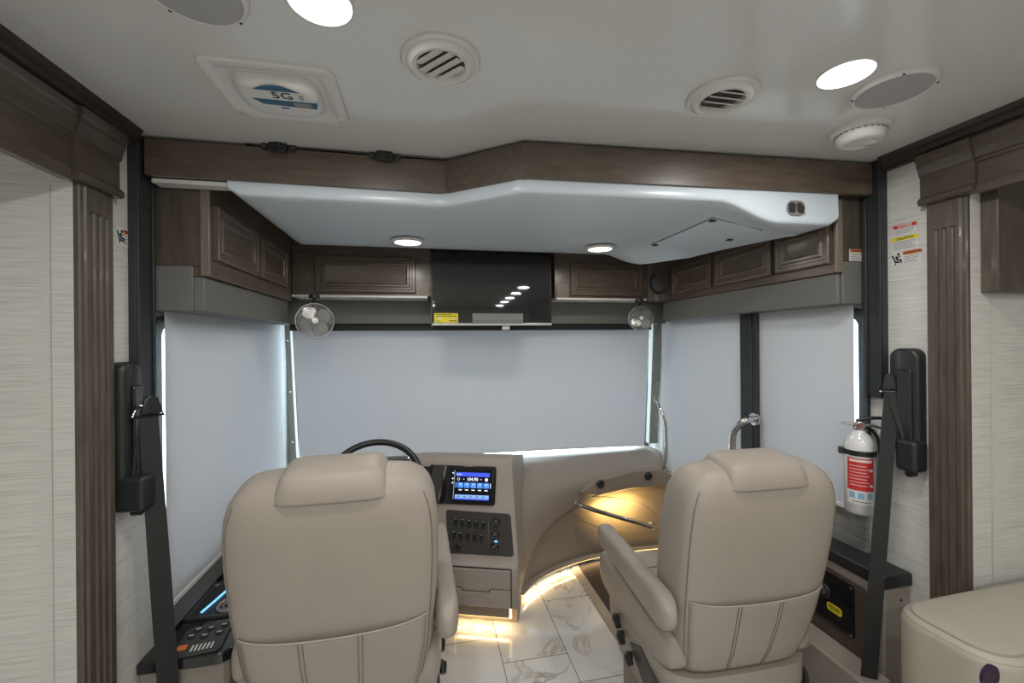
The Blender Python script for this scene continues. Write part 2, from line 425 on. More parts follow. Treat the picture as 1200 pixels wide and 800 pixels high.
# fluted pilasters
def pilaster(side, y0, y1, nm):
    X0 = XL if side < 0 else XR; s = -side; w = y1-y0
    def prof(flutes):
        pts = [(X0, y0), (X0+s*0.010, y0), (X0+s*0.014, y0+0.003), (X0+s*0.014, y0+0.012), (X0+s*0.019, y0+0.016)]
        if flutes:
            for k in range(3):
                c = y0 + w*(0.30+0.20*k+0.02)
                pts += [(X0+s*0.019, c-0.008), (X0+s*0.014, c-0.005), (X0+s*0.012, c), (X0+s*0.014, c+0.005), (X0+s*0.019, c+0.008)]
        pts += [(X0+s*0.019, y1-0.006), (X0+s*0.014, y1-0.002), (X0+s*0.010, y1), (X0, y1)]
        return pts
    b = B(); b.prism(prof(True), 'z', 0.0, Z+0.345); b.prism(prof(False), 'z', Z+0.3451, Z+0.59-(0.59-0.3975)*KH[side])
    struct('trim_pilaster_%s' % nm, b, 'wood_z', smooth=20)
pilaster(-1, 1.269, 1.384, 'left')
pilaster(1, 0.993, 1.100, 'right')

# grey vinyl valances above the side windows and front, wainscot, sills
b = B(); b.prism([(1.575,Z+0.108),(2.44,Z+0.108),(2.44,Z+0.2215),(1.575,Z+0.2215)], 'x', XL+0.001, -0.715); b.box(XL+0.001, -0.745, 1.567, 1.5745, Z+0.108, Z+0.256)
struct('trim_valance_left', b, 'vinyl', bevel=0.004)
b = B(); b.box(1.492, XR-0.001, 1.312, 2.5, Z+0.128, Z+0.2425); b.box(1.506, XR-0.001, 1.303, 1.3115, Z+0.128, Z+0.286)
struct('trim_valance_right', b, 'vinyl', bevel=0.004)
b = B(); b.box(XL, XR, 2.60, YF+0.02, Z+0.112, Z+0.252); struct('trim_valance_front', b, 'vinyl', smooth=0)
b = B(); b.box(XL, XL+0.030, 1.60, 2.9, Z-0.955, Z-0.878); struct('trim_sill_left', b, 'vinyl', bevel=0.004)
b = B(); b.box(XR-0.02, XR, 1.30, 1.80, Z-0.835, Z-0.655); struct('trim_wainscot_right', b, 'grey_wood', smooth=0)
# black centre post of the entry side
b = B(); b.box(1.565, XR, 1.790, 1.905, 0.5, Z+0.1275); b.box(1.560, 1.5645, 1.822, 1.832, 0.5, Z+0.1275); struct('trim_door_post', b, 'rail', bevel=0.003)
# front corner pillars
for sgn, nm in ((-1,'left'), (1,'right')):
    b = B()
    if sgn < 0:
        a0, a1 = P(333, 378, Y=2.775), P(339.5, 378, Y=2.775)
        c0, c1 = P(341, 560, Y=2.83), P(348, 560, Y=2.83)
    else:
        a0, a1 = P(766, 376, Y=2.72), P(776, 374, Y=2.72)
        c0, c1 = P(761, 540, Y=2.80), P(776, 540, Y=2.80)
    b.rings([[(c0.x,c0.y,Z-0.74),(c1.x,c0.y,Z-0.74),(c1.x,c0.y+0.05,Z-0.74),(c0.x,c0.y+0.05,Z-0.74)],
             [(a0.x,a0.y,Z+0.12),(a1.x,a0.y,Z+0.12),(a1.x,a0.y+0.05,Z+0.12),(a0.x,a0.y+0.05,Z+0.12)]])
    pil = struct('trim_windshield_%s' % nm, b, 'pillar', bevel=0.004)
    for k in range(3):
        t = 0.12+0.36*k
        p = a0.lerp(c0, t); q = a1.lerp(c1, t); m_ = (p+q)/2; m_.y -= 0.0015
        b = B(); b.t(FW((m_.x, m_.y, Z+0.12-0.86*t))); b.lathe([(0.006,-.001),(0.006,0.002),(0.004,0.004),(0.0,0.0045)], 12); obj('screw', b, 'chrome', parent=pil)

# ------------------------------------------------------------------ black lift rails for the bunk
def rail(x0, x1, y0, y1, z0, label):
    b = B(); xi = x1 if x0 == XL else x0
    b.box(x0, x1, y0, y1, z0, ZC-0.002)
    yc = (y0+y1)/2; e = 0.006 if x0 == XL else -0.006
    b.box(min(xi, xi+e), max(xi, xi+e), y0, y0+0.012, z0, ZC-0.01); b.box(min(xi, xi+e), max(xi, xi+e), y1-0.022, y1-0.010, z0, ZC-0.01)
    o = obj('bunk_lift_rail', b, 'rail', bevel=0.002); tag(o, label, 'rail')
rail(XL, XL+0.022, 1.468, 1.562, P(186, 498, X=-0.845).z, 'black vertical lift rail on the left wall beside the driver window blind')
rail(XR-0.028, XR, 1.228, 1.300, P(1028, 465, X=1.59).z, 'black vertical lift rail on the right wall beside the warning stickers')

# ------------------------------------------------------------------ drop-down bunk
bunk = thing('drop_down_bunk', 'white drop-down overhead bunk with stepped brown wooden fascia above the seats', 'bunk', (0.35, 1.9, Z+0.41))
# plan line of the wooden fascia
FA = [(-0.838, 1.49), (0.066, 1.50), (0.305, 1.315), (1.585, 1.255)]
def fasc(b, z0, z1, th=0.02, pts=FA):
    for (x0,y0),(x1,y1) in zip(pts, pts[1:]):
        d = Vector((x1-x0, y1-y0)).normalized(); n = Vector((-d.y, d.x))*th
        b.prism([(x0,y0),(x1,y1),(x1+n.x,y1+n.y),(x0+n.x,y0+n.y)], 'z', z0, z1)
b = B(); fasc(b, Z+0.518, Z+0.630); obj('fascia_board', b, 'wood_x', parent=bunk, bevel=0.002)
# white shell: an upright front rim and an underside with a deeper part on the right
def under(x, y):
    s_ = max(0, min(1, (y-1.30)/0.16)); a_ = 0.98+0.09*s_; b_ = 1.22+0.24*s_
    r_ = max(0, min(1, (y-1.95)/0.2)); a_ -= 0.09*r_; b_ -= 0.28*r_
    t = max(0, min(1, (x-a_)/(b_-a_))); t = t*t*(3-2*t)*(1-s_) + t*s_
    return Z+0.474 - 0.068*t
def plan_front(x):
    for (x0,y0),(x1,y1) in zip(FA, FA[1:]):
        if x0 <= x <= x1: return y0 + (y1-y0)*(x-x0)/(x1-x0)
    return FA[-1][1]
rows = []
xs = [-0.615+i*(1.452+0.615)/68 for i in range(69)]
def rear(x):
    pts_ = [(-9,2.22),(1.10,2.22),(1.20,2.13),(1.33,2.0),(1.40,1.62),(1.453,1.36)]
    for (a_,c_),(e_,g_) in zip(pts_, pts_[1:]):
        if a_ <= x <= e_: return c_+(g_-c_)*(x-a_)/(e_-a_)
    return 1.36
def ridge(x, k):
    """k 0..: cross-section from the fascia's foot round the rim to the rear"""
    y0 = plan_front(x)+0.022; y1 = rear(x); zu = under(x, y0)
    y1 = max(y1, y0+0.08)
    R = 0.013
    side = min((x+0.615)/0.02, (1.452-x)/0.02, 1.0); lift = (1-max(side,0)**0.5)*0.02; zu = zu + lift
    pts = [(x, y0+0.04, Z+0.60), (x, y0-0.012, Z+0.5165), (x, y0-0.014, zu+R)]
    for a in (30, 60, 90):
        pts.append((x, y0-0.014+R*(1-math.cos(math.radians(a))), zu+R-R*math.sin(math.radians(a))))
    for t in (0.04,0.1,0.16,0.22,0.3,0.4,0.5,0.6,0.7,0.8,0.9): yq = y0+0.01+(y1-y0-0.03)*t; pts.append((x, yq, under(x, yq)+lift))
    zu = under(x, y1-0.02)+lift
    pts += [(x, y1-0.02, zu), (x, y1-0.006, zu+0.006), (x, y1, zu+0.02), (x, y1, Z+0.60)]
    return pts
b = B(); b.rings([ridge(x, 0) for x in xs]); obj('shell', b, 'shell', parent=bunk, smooth=45)
# small white ledge left of the shell, under the fascia
b = B(); b.box(-0.832, -0.617, 1.513, 1.56, Z+0.503, Z+0.517); obj('ledge_strip', b, 'white_plastic', parent=bunk, bevel=0.002)
# hatch under the right-hand end
zt = Z+0.4055
c = [P(762,283,Z=zt), P(840,251,Z=zt), P(898,271,Z=zt), P(812,298,Z=zt)]
cx = sum((p.x for p in c))/4
b = B()
def plate(b, x0, x1, y0, y1, d0, d1):
    top_, bot_ = [], []
    n = 8
    for i in range(n+1):
        yy_ = y0+(y1-y0)*i/n
        bot_.append([(x0+(x1-x0)*j/n, yy_, under(x0+(x1-x0)*j/n, yy_)-d1) for j in range(n+1)])
        top_.append([(x0+(x1-x0)*j/n, yy_, under(x0+(x1-x0)*j/n, yy_)-d0) for j in range(n+1)])
    b.rings([bo + to[::-1] for bo, to in zip(bot_, top_)])
plate(b, 1.088, 1.302, 1.463, 1.917, -0.001, 0.0045); ht = obj('hatch', b, 'shell', parent=bunk, bevel=0.0015)
b = B(); plate(b, 1.083, 1.307, 1.458, 1.922, -0.002, 0.0012); obj('hatch_gap', b, 'charcoal', parent=bunk)
for (hx, hy) in ((1.095,1.475),(1.095,1.90),(1.285,1.62)):
    b = B(); q_ = under(hx, hy); b.box(hx-0.012, hx+0.012, hy-0.010, hy+0.010, q_-0.010, q_-0.0048); obj('latch', b, 'black', parent=ht, bevel=0.002)
# low rim around the hatch on the underside
# outlet in the front rim
o_ = P(932, 244, Y=plan_front(1.22)+0.008); o_ = P(932, 244, Y=plan_front(o_.x)+0.0075)
d = Vector((FA[3][0]-FA[2][0], FA[3][1]-FA[2][1], 0))
b = B(); b.t(Fr(o_, d, (0,0,1))); b.rrect(0.070, 0.052, 0.022, 0, 0.005, 6); ou = obj('outlet', b, 'button', parent=bunk, bevel=0.001)
for ox in (-0.017, 0.017):
    b = B(); b.t(Fr(o_, d, (0,0,1))); b.m('charcoal'); b.rrect(0.028, 0.036, 0.01, 0.0051, 0.0056, 4, ox, 0); b.m('ink')
    for oy, w_ in ((0.010, 0.0035), (-0.010, 0.0035)): b.box(ox-0.006, ox-0.003, oy-0.005, oy+0.005, 0.0052, 0.0062); b.box(ox+0.003, ox+0.006, oy-0.005, oy+0.005, 0.0052, 0.0062)
    obj('socket', b, None, parent=ou)
b = B(); b.t(Fr(o_, d, (0,0,1))); b.torus((0.014,0.002,0.006), 0.017, 0.0016, 24, 6); b.tube([(0.028,-0.008,0.006),(0.033,-0.022,0.007)], 0.0016, 6); obj('key_ring', b, 'chrome', parent=ou)
# black brackets on the fascia and a modelled shadow line along its top
def bracket(u, v):
    p = P(u, v, Y=1.49)
    q = P(u, v, Y=plan_front(p.x))
    T = Fr(q, (1, 0.011, 0), (0, 0, 1))
    b = B(); b.t(T); b.rrect(0.104, 0.026, 0.008, 0, 0.005, 4); b.rrect(0.052, 0.036, 0.004, 0.0051, 0.018, 3); b.rrect(0.026, 0.020, 0.004, 0.018, 0.023, 3)
    k = obj('bracket', b, 'black', parent=bunk, bevel=0.0015)
    for sx in (-0.042, 0.042):
        b = B(); b.t(T @ Matrix.Translation((sx,0,0.005))); b.lathe([(0.007,0),(0.007,0.003),(0.003,0.005),(0,0.005)], 12); obj('screw', b, 'charcoal', parent=k)
bracket(327, 173); bracket(451, 184)
b = B(); pts = [P(u, v, Y=1.485) for u, v in ((286,160.5),(340,164),(400,170),(460,176.5),(521,184))]; pts = [(p.x, 1.498, min(p.z, Z+0.636)) for p in pts]
b.tube(pts, 0.0035, 6); obj('gap_shadow', b, 'black_gloss', parent=bunk)  # dark tube standing in for the shadow between fascia and ceiling
# two lit downlights in the underside
def downlight(x, y, zz):
    b = B(); b.t(CE((x, y, zz))); b.lathe([(0.075,0.0),(0.075,0.004),(0.066,0.010),(0.060,0.0108),(0.0585,0.008),(0.0585,0.0)]); d_ = obj('downlight', b, 'white_plastic', parent=bunk)
    b = B(); b.t(CE((x, y, zz))); b.lathe([(0.0585,0.002),(0.056,0.0095),(0.03,0.013),(0,0.014)]); obj('lens', b, 'lamp_warm', parent=d_)
BL = []
for u, v in ((478, 282), (703, 290)):
    p = P(u, v, Z=Z+0.468); BL.append(p); downlight(p.x, p.y, Z+0.468)

# ------------------------------------------------------------------ ceiling fittings
def at_c(u, v): p = P(u, v, Z=ZC); return p
CL = []
lamp0 = None
spots = [(at_c(991,86), 'round lit ceiling light near the right ceiling speaker, ahead of its row'), (at_c(375,2), 'round lit ceiling light cut by the top of the photo near the left speaker')]
def ceiling_lamp(p, label):
    t = thing('ceiling_light', label, 'ceiling light', (p.x, p.y, ZC), group='round ceiling lights')
    b = B(); b.t(CE((p.x,p.y,ZC))); b.lathe([(0.061,0.0),(0.061,0.002),(0.059,0.004),(0.057,0.0045),(0.056,0.0)]); obj('ring', b, 'white_plastic', parent=t)
    b = B(); b.t(CE((p.x,p.y,ZC))); b.lathe([(0.056,0.0005),(0.056,0.004),(0.04,0.006),(0,0.0065)]); obj('lens', b, 'lamp', parent=t)
    CL.append(p); return t
for p, l in spots: lamp0 = ceiling_lamp(p, l)
# the same two rows go on behind the camera (seen as glints in the television)
for k, y in enumerate((-0.1, -0.7, -1.3, -1.9, -2.6)):
    for x in (0.98, -0.20):
        c_ = dup(lamp0, (x, y, ZC), label='round ceiling light in the rows that run on over the living area'); CL.append(Vector((x, y, ZC)))

def speaker(p, label):
    t = thing('ceiling_speaker', label, 'speaker', (p.x, p.y, ZC), group='round ceiling speakers')
    T = CE((p.x, p.y, ZC))
    b = B(); b.t(T); b.lathe([(0.088,0),(0.088,0.004),(0.085,0.010),(0.081,0.0125),(0.078,0.012),(0.078,0.0)]); obj('rim', b, 'white_plastic', parent=t)
    b = B(); b.t(T); b.lathe([(0.078,0.002),(0.078,0.0115),(0.05,0.0135),(0,0.0145)]); obj('grille', b, 'grey_grille', parent=t)
    for a in (40, 130, 220, 310):
        b = B(); b.t(T @ Matrix.Translation((0.083*math.cos(math.radians(a)), 0.083*math.sin(math.radians(a)), 0.0105))); b.lathe([(0.003,0),(0.003,0.0022),(0,0.0022)], 10); obj('screw', b, 'ink', parent=t)
speaker(P(1047,107,Z=ZC-0.01), 'round white ceiling speaker with grey grille beside the smoke detector')
speaker(P(226,-9,Z=ZC-0.01), 'round white ceiling speaker with grey grille above the antenna dome')

def vent(p, rz, label, n=4, tilt=35):
    t = thing('ceiling_vent', label, 'air vent', (p.x, p.y, ZC), group='round ceiling air vents')
    T = CE((p.x, p.y, ZC))
    b = B(); b.t(T); b.lathe([(0.089,0),(0.089,0.006),(0.085,0.011),(0.080,0.011),(0.078,0.009),(0.076,0.013),(0.066,0.019),(0.056,0.017),(0.052,0.008),(0.052,0.0)]); obj('ring', b, 'white_plastic', parent=t)
    b = B(); b.t(T); b.lathe([(0.0525,0.001),(0.0525,0.003),(0,0.003)]); obj('throat', b, 'vinyl', parent=t)
    T2 = T @ Matrix.Rotation(rz, 4, 'Z')
    for k in range(n):
        y = -0.036 + 0.072*k/(n-1); w_ = math.sqrt(0.051**2 - y*y) - 0.001
        b = B(); b.t(T2 @ Matrix.Translation((0, y, 0.012)) @ Matrix.Rotation(math.radians(tilt), 4, 'X')); b.box(-w_, w_, -0.011, 0.011, -0.0012, 0.0012); obj('louvre', b, 'white_plastic', parent=t)
vent(at_c(517,70), math.radians(48), 'round white ceiling vent with diagonal louvres, nearer the antenna dome', 4, 18)
vent(at_c(846,112), math.radians(0), 'round white ceiling vent with level louvres, nearer the lit lamp', 4, 40)

p = at_c(1008,150)
t = thing('smoke_detector', 'white dome detector on the ceiling above the right end of the bunk', 'smoke detector', (p.x, p.y, ZC))
T = CE((p.x, p.y, ZC))
b = B(); b.t(T); b.lathe([(0.079,0),(0.079,0.006),(0.076,0.014),(0.068,0.018),(0.064,0.018)]); obj('base_ring', b, 'white_plastic', parent=t)
b = B(); b.t(T); b.lathe([(0.062,0.018),(0.0635,0.022),(0.062,0.034),(0.055,0.044),(0.045,0.048),(0.04,0.048),(0.038,0.045),(0.0,0.045)]); dm = obj('dome', b, 'white_plastic', parent=t)
b = B(); b.t(T @ Matrix.Translation((0.022, 0.01, 0.048))); b.lathe([(0.018,-0.004),(0.018,0.002),(0.014,0.004),(0.0,0.004)], 20); obj('test_button', b, 'white_metal', parent=dm)
b = B(); b.t(T)
for k in range(26):
    a0 = 2*PI*k/26; b.tube([(0.0632*math.cos(a0+j*0.05), 0.0632*math.sin(a0+j*0.05), 0.0215) for j in range(4)], 0.0014, 5)
obj('slots', b, 'charcoal', parent=dm)

# wifi antenna dome
c = [P(232,63,Z=ZC), P(386,78,Z=ZC), P(412,140,Z=ZC), P(276,136,Z=ZC)]
x0, x1 = (c[0].x+c[3].x)/2, (c[1].x+c[2].x)/2; y0, y1 = (c[0].y+c[1].y)/2, (c[2].y+c[3].y)/2
cx, cy_ = (x0+x1)/2, (y0+y1)/2; w, h = x1-x0, y1-y0
t = thing('antenna_housing', 'square white antenna housing with blue 5G sticker on the ceiling', 'antenna housing', (cx, cy_, ZC))
T = CE((cx, cy_, ZC))
b = B(); b.t(T)
b.rings([[(x,y,q) for x,y in rr(w-d_, h-d_, r_, 6)] for d_, r_, q in ((0,.03,0),(0,.03,.005),(.008,.03,.009),(.05,.025,.009),(.058,.02,.006),(.09,.018,-0.001))], caps=False); obj('frame', b, 'white_plastic', parent=t, smooth=40)
b = B(); b.t(T)
b.rings([[(x,y,q) for x,y in rr(w-d_, h-d_, r_, 7)] for d_, r_, q in ((.10,.045,0.0005),(.105,.045,.018),(.125,.045,.026),(.14,.045,.027))]); obj('cover', b, 'white_plastic', parent=t, smooth=50)
def arcshape(cx, cy, w, h, n=12): return [(cx-w/2+w*k/n, cy+h*math.sin(PI*k/n)) for k in range(n+1)]
b = B(); b.t(T @ Matrix.Translation((0.010, 0.032, 0.0)) @ Matrix.Diagonal((1.2,1.2,1,1)))
q0, q1 = 0.0271, 0.0276
b.m('navy')
a = arcshape(-0.005, 0.018, 0.088, 0.020); b.rings([[(x,y,q) for x,y in a] for q in (q0,q1)])
b.rings([[(x,y,q) for x,y in ((-0.062,-0.016),(0.066,-0.016),(0.060,-0.040),(-0.045,-0.036))] for q in (q0,q1)])
b.rings([[(x,y,q) for x,y in rr(0.016,0.006,0.002,2,-0.006,-0.046)] for q in (q0,q1)])
b.m('button'); b.rings([[(x,y,q) for x,y in rr(0.036,0.016,0.002,2,0.034,-0.028)] for q in (q0,q1+.0002)])
b.m('ink'); b.t(T @ Matrix.Translation((0.012, 0.034, q1+0.0003))); b.text('5G', 0.040, 0.0003, bold=0.0003)
b.m('navy')
for k, r_ in enumerate((0.006, 0.012)):
    b.t(T); b.tube([(0.047+r_*math.cos(a_), 0.032+r_*math.sin(a_), q1) for a_ in [(-0.9+0.3*i) for i in range(7)]], 0.0011, 5)
obj('sticker', b, None, parent=t, smooth=0)

# ------------------------------------------------------------------ overhead cabinets
def raised(b, w, h, back=0.0):
    L = [(0,back),(0,.015),(.004,.019),(.016,.019),(.020,.013),(.030,.013),(.035,.018),(.044,.018),(.050,.010),(.058,.008)]
    k = min(1.0, (min(w,h)/2-0.008)/0.058)
    b.rings([[(x,y,q) for x,y in ((-w/2+i*k,-h/2+i*k),(w/2-i*k,-h/2+i*k),(w/2-i*k,h/2-i*k),(-w/2+i*k,h/2-i*k))] for i,q in L])
    return b
def door(parent, T, w, h, key):
    b = B(); b.t(T); raised(b, w, h, 0.0006); o = obj('door', b, key, parent=parent, smooth=15)
    return o
# left side run
t = thing('overhead_cabinet', 'brown overhead cabinet with two raised doors above the driver window', 'cabinet', ((XL-0.70)/2, 2.0, Z+0.222))
b = B(); b.box(XL+0.0005, -0.70, 1.572, 2.445, Z+0.2225, ZC-0.06); obj('body', b, 'wood_y', parent=t, bevel=0.002)
b = B(); b.box(-0.722, -0.694, 1.562, 1.5715, Z+0.223, Z+0.56); obj('edge_trim', b, 'wood_light', parent=t, bevel=0.003)
b = B(); b.box(XL+0.001, -0.7222, 1.566, 1.5715, Z+0.256, Z+0.56); obj('end_panel', b, 'wood_z', parent=t, bevel=0.001)
for y0_, y1_ in ((1.60,1.965),(1.985,2.33)): door(t, LW((-0.70,(y0_+y1_)/2,Z+0.372)), y1_-y0_, 0.180, 'wood_y')
# right side run
t = thing('overhead_cabinet', 'brown overhead cabinet with three raised doors above the entry door', 'cabinet', (1.54, 1.9, Z+0.2435))
b = B(); b.box(1.485, XR-0.0005, 1.312, 2.40, Z+0.2435, ZC-0.06)
obj('body', b, 'wood_y', parent=t, bevel=0.002)
b = B(); b.box(1.477, 1.505, 1.298, 1.3115, Z+0.244, Z+0.515); obj('edge_trim', b, 'wood_light', parent=t, bevel=0.003)
b = B(); b.box(1.506, XR-0.001, 1.304, 1.3115, Z+0.287, Z+0.515); obj('end_panel', b, 'wood_z', parent=t, bevel=0.001)
for y0_, y1_ in ((1.325,1.575),(1.60,1.965),(2.00,2.36)): door(t, RW((1.485,(y0_+y1_)/2,Z+0.362)), y1_-y0_, 0.165, 'wood_y')
# front run, left and right of the television
def front_cab(x0, x1, dx0, dx1, label, lt):
    t = thing('overhead_cabinet', label, 'cabinet', ((x0+x1)/2, 2.55, Z+0.258))
    b = B(); b.box(x0, x1, 2.45, 2.70, Z+0.258, ZC-0.06); obj('body', b, 'wood_x', parent=t, bevel=0.002)
    door(t, FW(((dx0+dx1)/2, 2.45, Z+0.372)), dx1-dx0, 0.196, 'wood_x')
    b = B(); b.box(lt[0], lt[1], 2.444, 2.4495, Z+0.258, ZC-0.3); obj('stile', b, 'wood_light', parent=t, bevel=0.001)
    b = B(); b.box(x0+0.004, x1-0.02, 2.43, 2.60, Z+0.2465, Z+0.2578); obj('shelf_strip', b, 'white_plastic', parent=t, bevel=0.001)
def X25(u): return P(u, 330, Y=2.45).x
front_cab(-0.699, X25(505), X25(370), X25(487), 'brown overhead cabinet with one long door left of the television', (X25(488), X25(503)))
front_cab(X25(650), 1.36, X25(668), X25(752), 'brown overhead cabinet with one long door right of the television', (X25(652), X25(666)))
# diagonal corner piece with its speaker
t = thing('corner_cabinet', 'narrow angled brown corner panel behind the round black speaker', 'cabinet', (1.44, 2.47, Z+0.2435))
b = B(); b.prism([(1.362,2.452),(1.484,2.402),(1.60,2.402),(1.60,2.60),(1.362,2.60)], 'z', Z+0.2435, ZC-0.06); obj('panel', b, 'wood_z', parent=t, bevel=0.001)
T = Fr(((1.362+1.484)/2-0.001, 2.4255, Z+0.355), (0.122,-0.05,0), (0,0,1))
t = thing('corner_speaker', 'round black speaker in the angled corner between the overhead cabinets', 'speaker', T.translation)
b = B(); b.t(T @ Matrix.Scale(1.22, 4, (0,1,0))); b.lathe([(0.056,0.0006),(0.056,0.010),(0.052,0.014),(0.046,0.012),(0.0455,0.004)]); obj('rim', b, 'black', parent=t)
b = B(); b.t(T @ Matrix.Scale(1.22, 4, (0,1,0))); b.lathe([(0.0455,0.003),(0.0455,0.009),(0.02,0.013),(0,0.014)]); obj('grille', b, 'charcoal', parent=t)

# ------------------------------------------------------------------ television
tx0, tx1 = P(506,340,Y=2.40).x, P(646,340,Y=2.40).x
tz0, tz1 = P(576,380,Y=2.40).z, Z+0.468
t = thing('television', 'black flat television with yellow energy sticker above the windshield blind', 'television', ((tx0+tx1)/2, 2.41, tz0))
w, h = tx1-tx0, 0.40
T = FW(((tx0+tx1)/2, 2.405, tz0+h/2)) @ Matrix.Rotation(math.radians(-1.6), 4, 'Y')
b = B(); b.t(T); b.box(-w/2, w/2, -h/2, h/2, -0.035, 0.0); b.box(-w/2+0.1, w/2-0.1, -h/2+0.05, h/2-0.1, -0.045, -0.035); obj('casing', b, 'black', parent=t, bevel=0.003)
b = B(); b.box((tx0+tx1)/2-0.06, (tx0+tx1)/2+0.06, 2.448, 2.5995, tz0+0.06, Z+0.24); obj('wall_mount', b, 'black', parent=t)
b = B(); b.t(T); b.box(-w/2+0.006, w/2-0.006, -h/2+0.012, h/2-0.006, 0.0003, 0.0015); obj('screen', b, 'tv', parent=t, smooth=0)
b = B(); b.t(T); b.box(-w/2, w/2, -h/2-0.006, -h/2+0.008, -0.034, 0.006); b.box(-w/2-0.004, -w/2+0.0, -h/2-0.012, h/2, -0.03, 0.002); obj('lower_edge', b, 'alu', parent=t, bevel=0.002)
b = B(); b.t(T @ Matrix.Translation((0.026, -h/2+0.034, 0.002))); b.box(-0.145, 0.145, -0.025, 0.028, 0, 0.010); b.box(-0.14, 0.14, -0.014, -0.009, 0.010, 0.0125); obj('sensor_bar', b, 'button', parent=t, bevel=0.002)
b = B(); b.t(T @ Matrix.Translation((0.074, -h/2-0.014, -0.012))); b.box(-0.022, 0.022, -0.016, 0.012, -0.01, 0.006); obj('release_tab', b, 'white_plastic', parent=t, bevel=0.003)
b = B(); b.t(T @ Matrix.Translation((-w/2+0.078, -h/2+0.037, 0.0016)))
b.m('yellow'); b.box(-0.066, 0.066, -0.026, 0.026, 0, 0.0004)
b.m('ink')
for yy in (0.018, 0.010): b.box(-0.058, 0.055 if yy < .015 else 0.03, yy-0.0018, yy+0.0018, 0.0004, 0.0007)
b.box(0.015, 0.058, -0.019, -0.014, 0.0004, 0.0007); b.box(-0.058, -0.03, -0.019, -0.016, 0.0004, 0.0007)
b.m('paper'); b.box(0.030, 0.050, -0.010, -0.002, 0.0004, 0.0008); b.box(-0.04, -0.028, -0.014, 0.004, 0.0004, 0.0008)
obj('energy_sticker', b, None, parent=t, smooth=0, label='yellow energy sticker')

# ------------------------------------------------------------------ blinds
def blind(name_label, quad, rollT, group='white roller blinds', wrinkle=0.004, hem=True, n=14, hemh=0.018):
    """quad: top-left, top-right, bottom-right, bottom-left as seen from inside"""
    tl, tr, br, bl = [Vector(q) for q in quad]
    nrm = (tr-tl).cross(bl-tl).normalized()
    base = (bl+br)/2
    t = thing('roller_blind', name_label, 'blind', base, group=group)
    b = B(); R = []
    for i in range(n+1):
        s_ = i/n; row = []
        for j in range(n+1):
            q = j/n
            p = tl.lerp(tr, q).lerp(bl.lerp(br, q), s_)
            wv = wrinkle*math.sin(PI*q)*(0.6*math.sin(q*9+s_*2.2)+0.5*math.sin(s_*4+q*3.1)) * s_
            row.append(p + nrm*wv)
        R.append(row)
    b.rings(R, caps=False, closed=False)
    R2 = [[p - nrm*(-0.0012) for p in r] for r in R]
    f = obj('fabric', b, 'blind', parent=t, smooth=60, recalc=False)
    if hem:
        b = B(); dz = (tl-bl).normalized()
        q = [bl, br, br+dz*hemh, bl+dz*hemh]
        b.rings([[x - nrm*0.005 for x in q], [x + nrm*0.005 for x in q]]); obj('hem_bar', b, 'white_plastic', parent=t, bevel=0.003)
    return t
# driver side
y0_ = P(193, 400, X=-0.838).y; y1_ = P(330, 400, X=-0.838).y
blind('white roller blind lowered over the driver side window on the left wall', [(-0.838,y0_,Z+0.107),(-0.838,y1_,Z+0.107),(-0.838,y1_,Z-0.872),(-0.838,y0_,Z-0.872)], None)
# windshield
a = [P(343,388,Y=2.73), P(761,381,Y=2.73), P(755,523,Y=2.78), P(352,541,Y=2.80)]
a[0].z = a[1].z = Z+0.10; a[2].z = Z-0.744; a[3].z = Z-0.722
blind('wide white roller blind lowered over the whole windshield', a, None, wrinkle=0.006, n=20, hemh=0.012)
b = B(); b.box(a[0].x+0.0, a[1].x-0.02, 2.665, 2.722, Z+0.072, Z+0.1115); o = obj('blind_cassette', b, 'rail', bevel=0.004); tag(o, 'long black blind cassette across the top of the windshield', 'blind cassette')
# entry door and rear right window
def rb(u0, u1, X, zt_, zb_, l):
    ya = P(u0, 450, X=X).y; yb = P(u1, 450, X=X).y
    blind(l, [(X,ya,zt_),(X,yb,zt_),(X,yb,zb_),(X,ya,zb_)], None, wrinkle=0.003)
rb(776, 874, 1.572, Z+0.126, Z-0.875, 'white roller blind over the entry door window, between corner pillar and black post')
rb(889, 1001, 1.578, Z+0.126, Z-0.655, 'white roller blind beside the fire extinguisher, right of the black post')

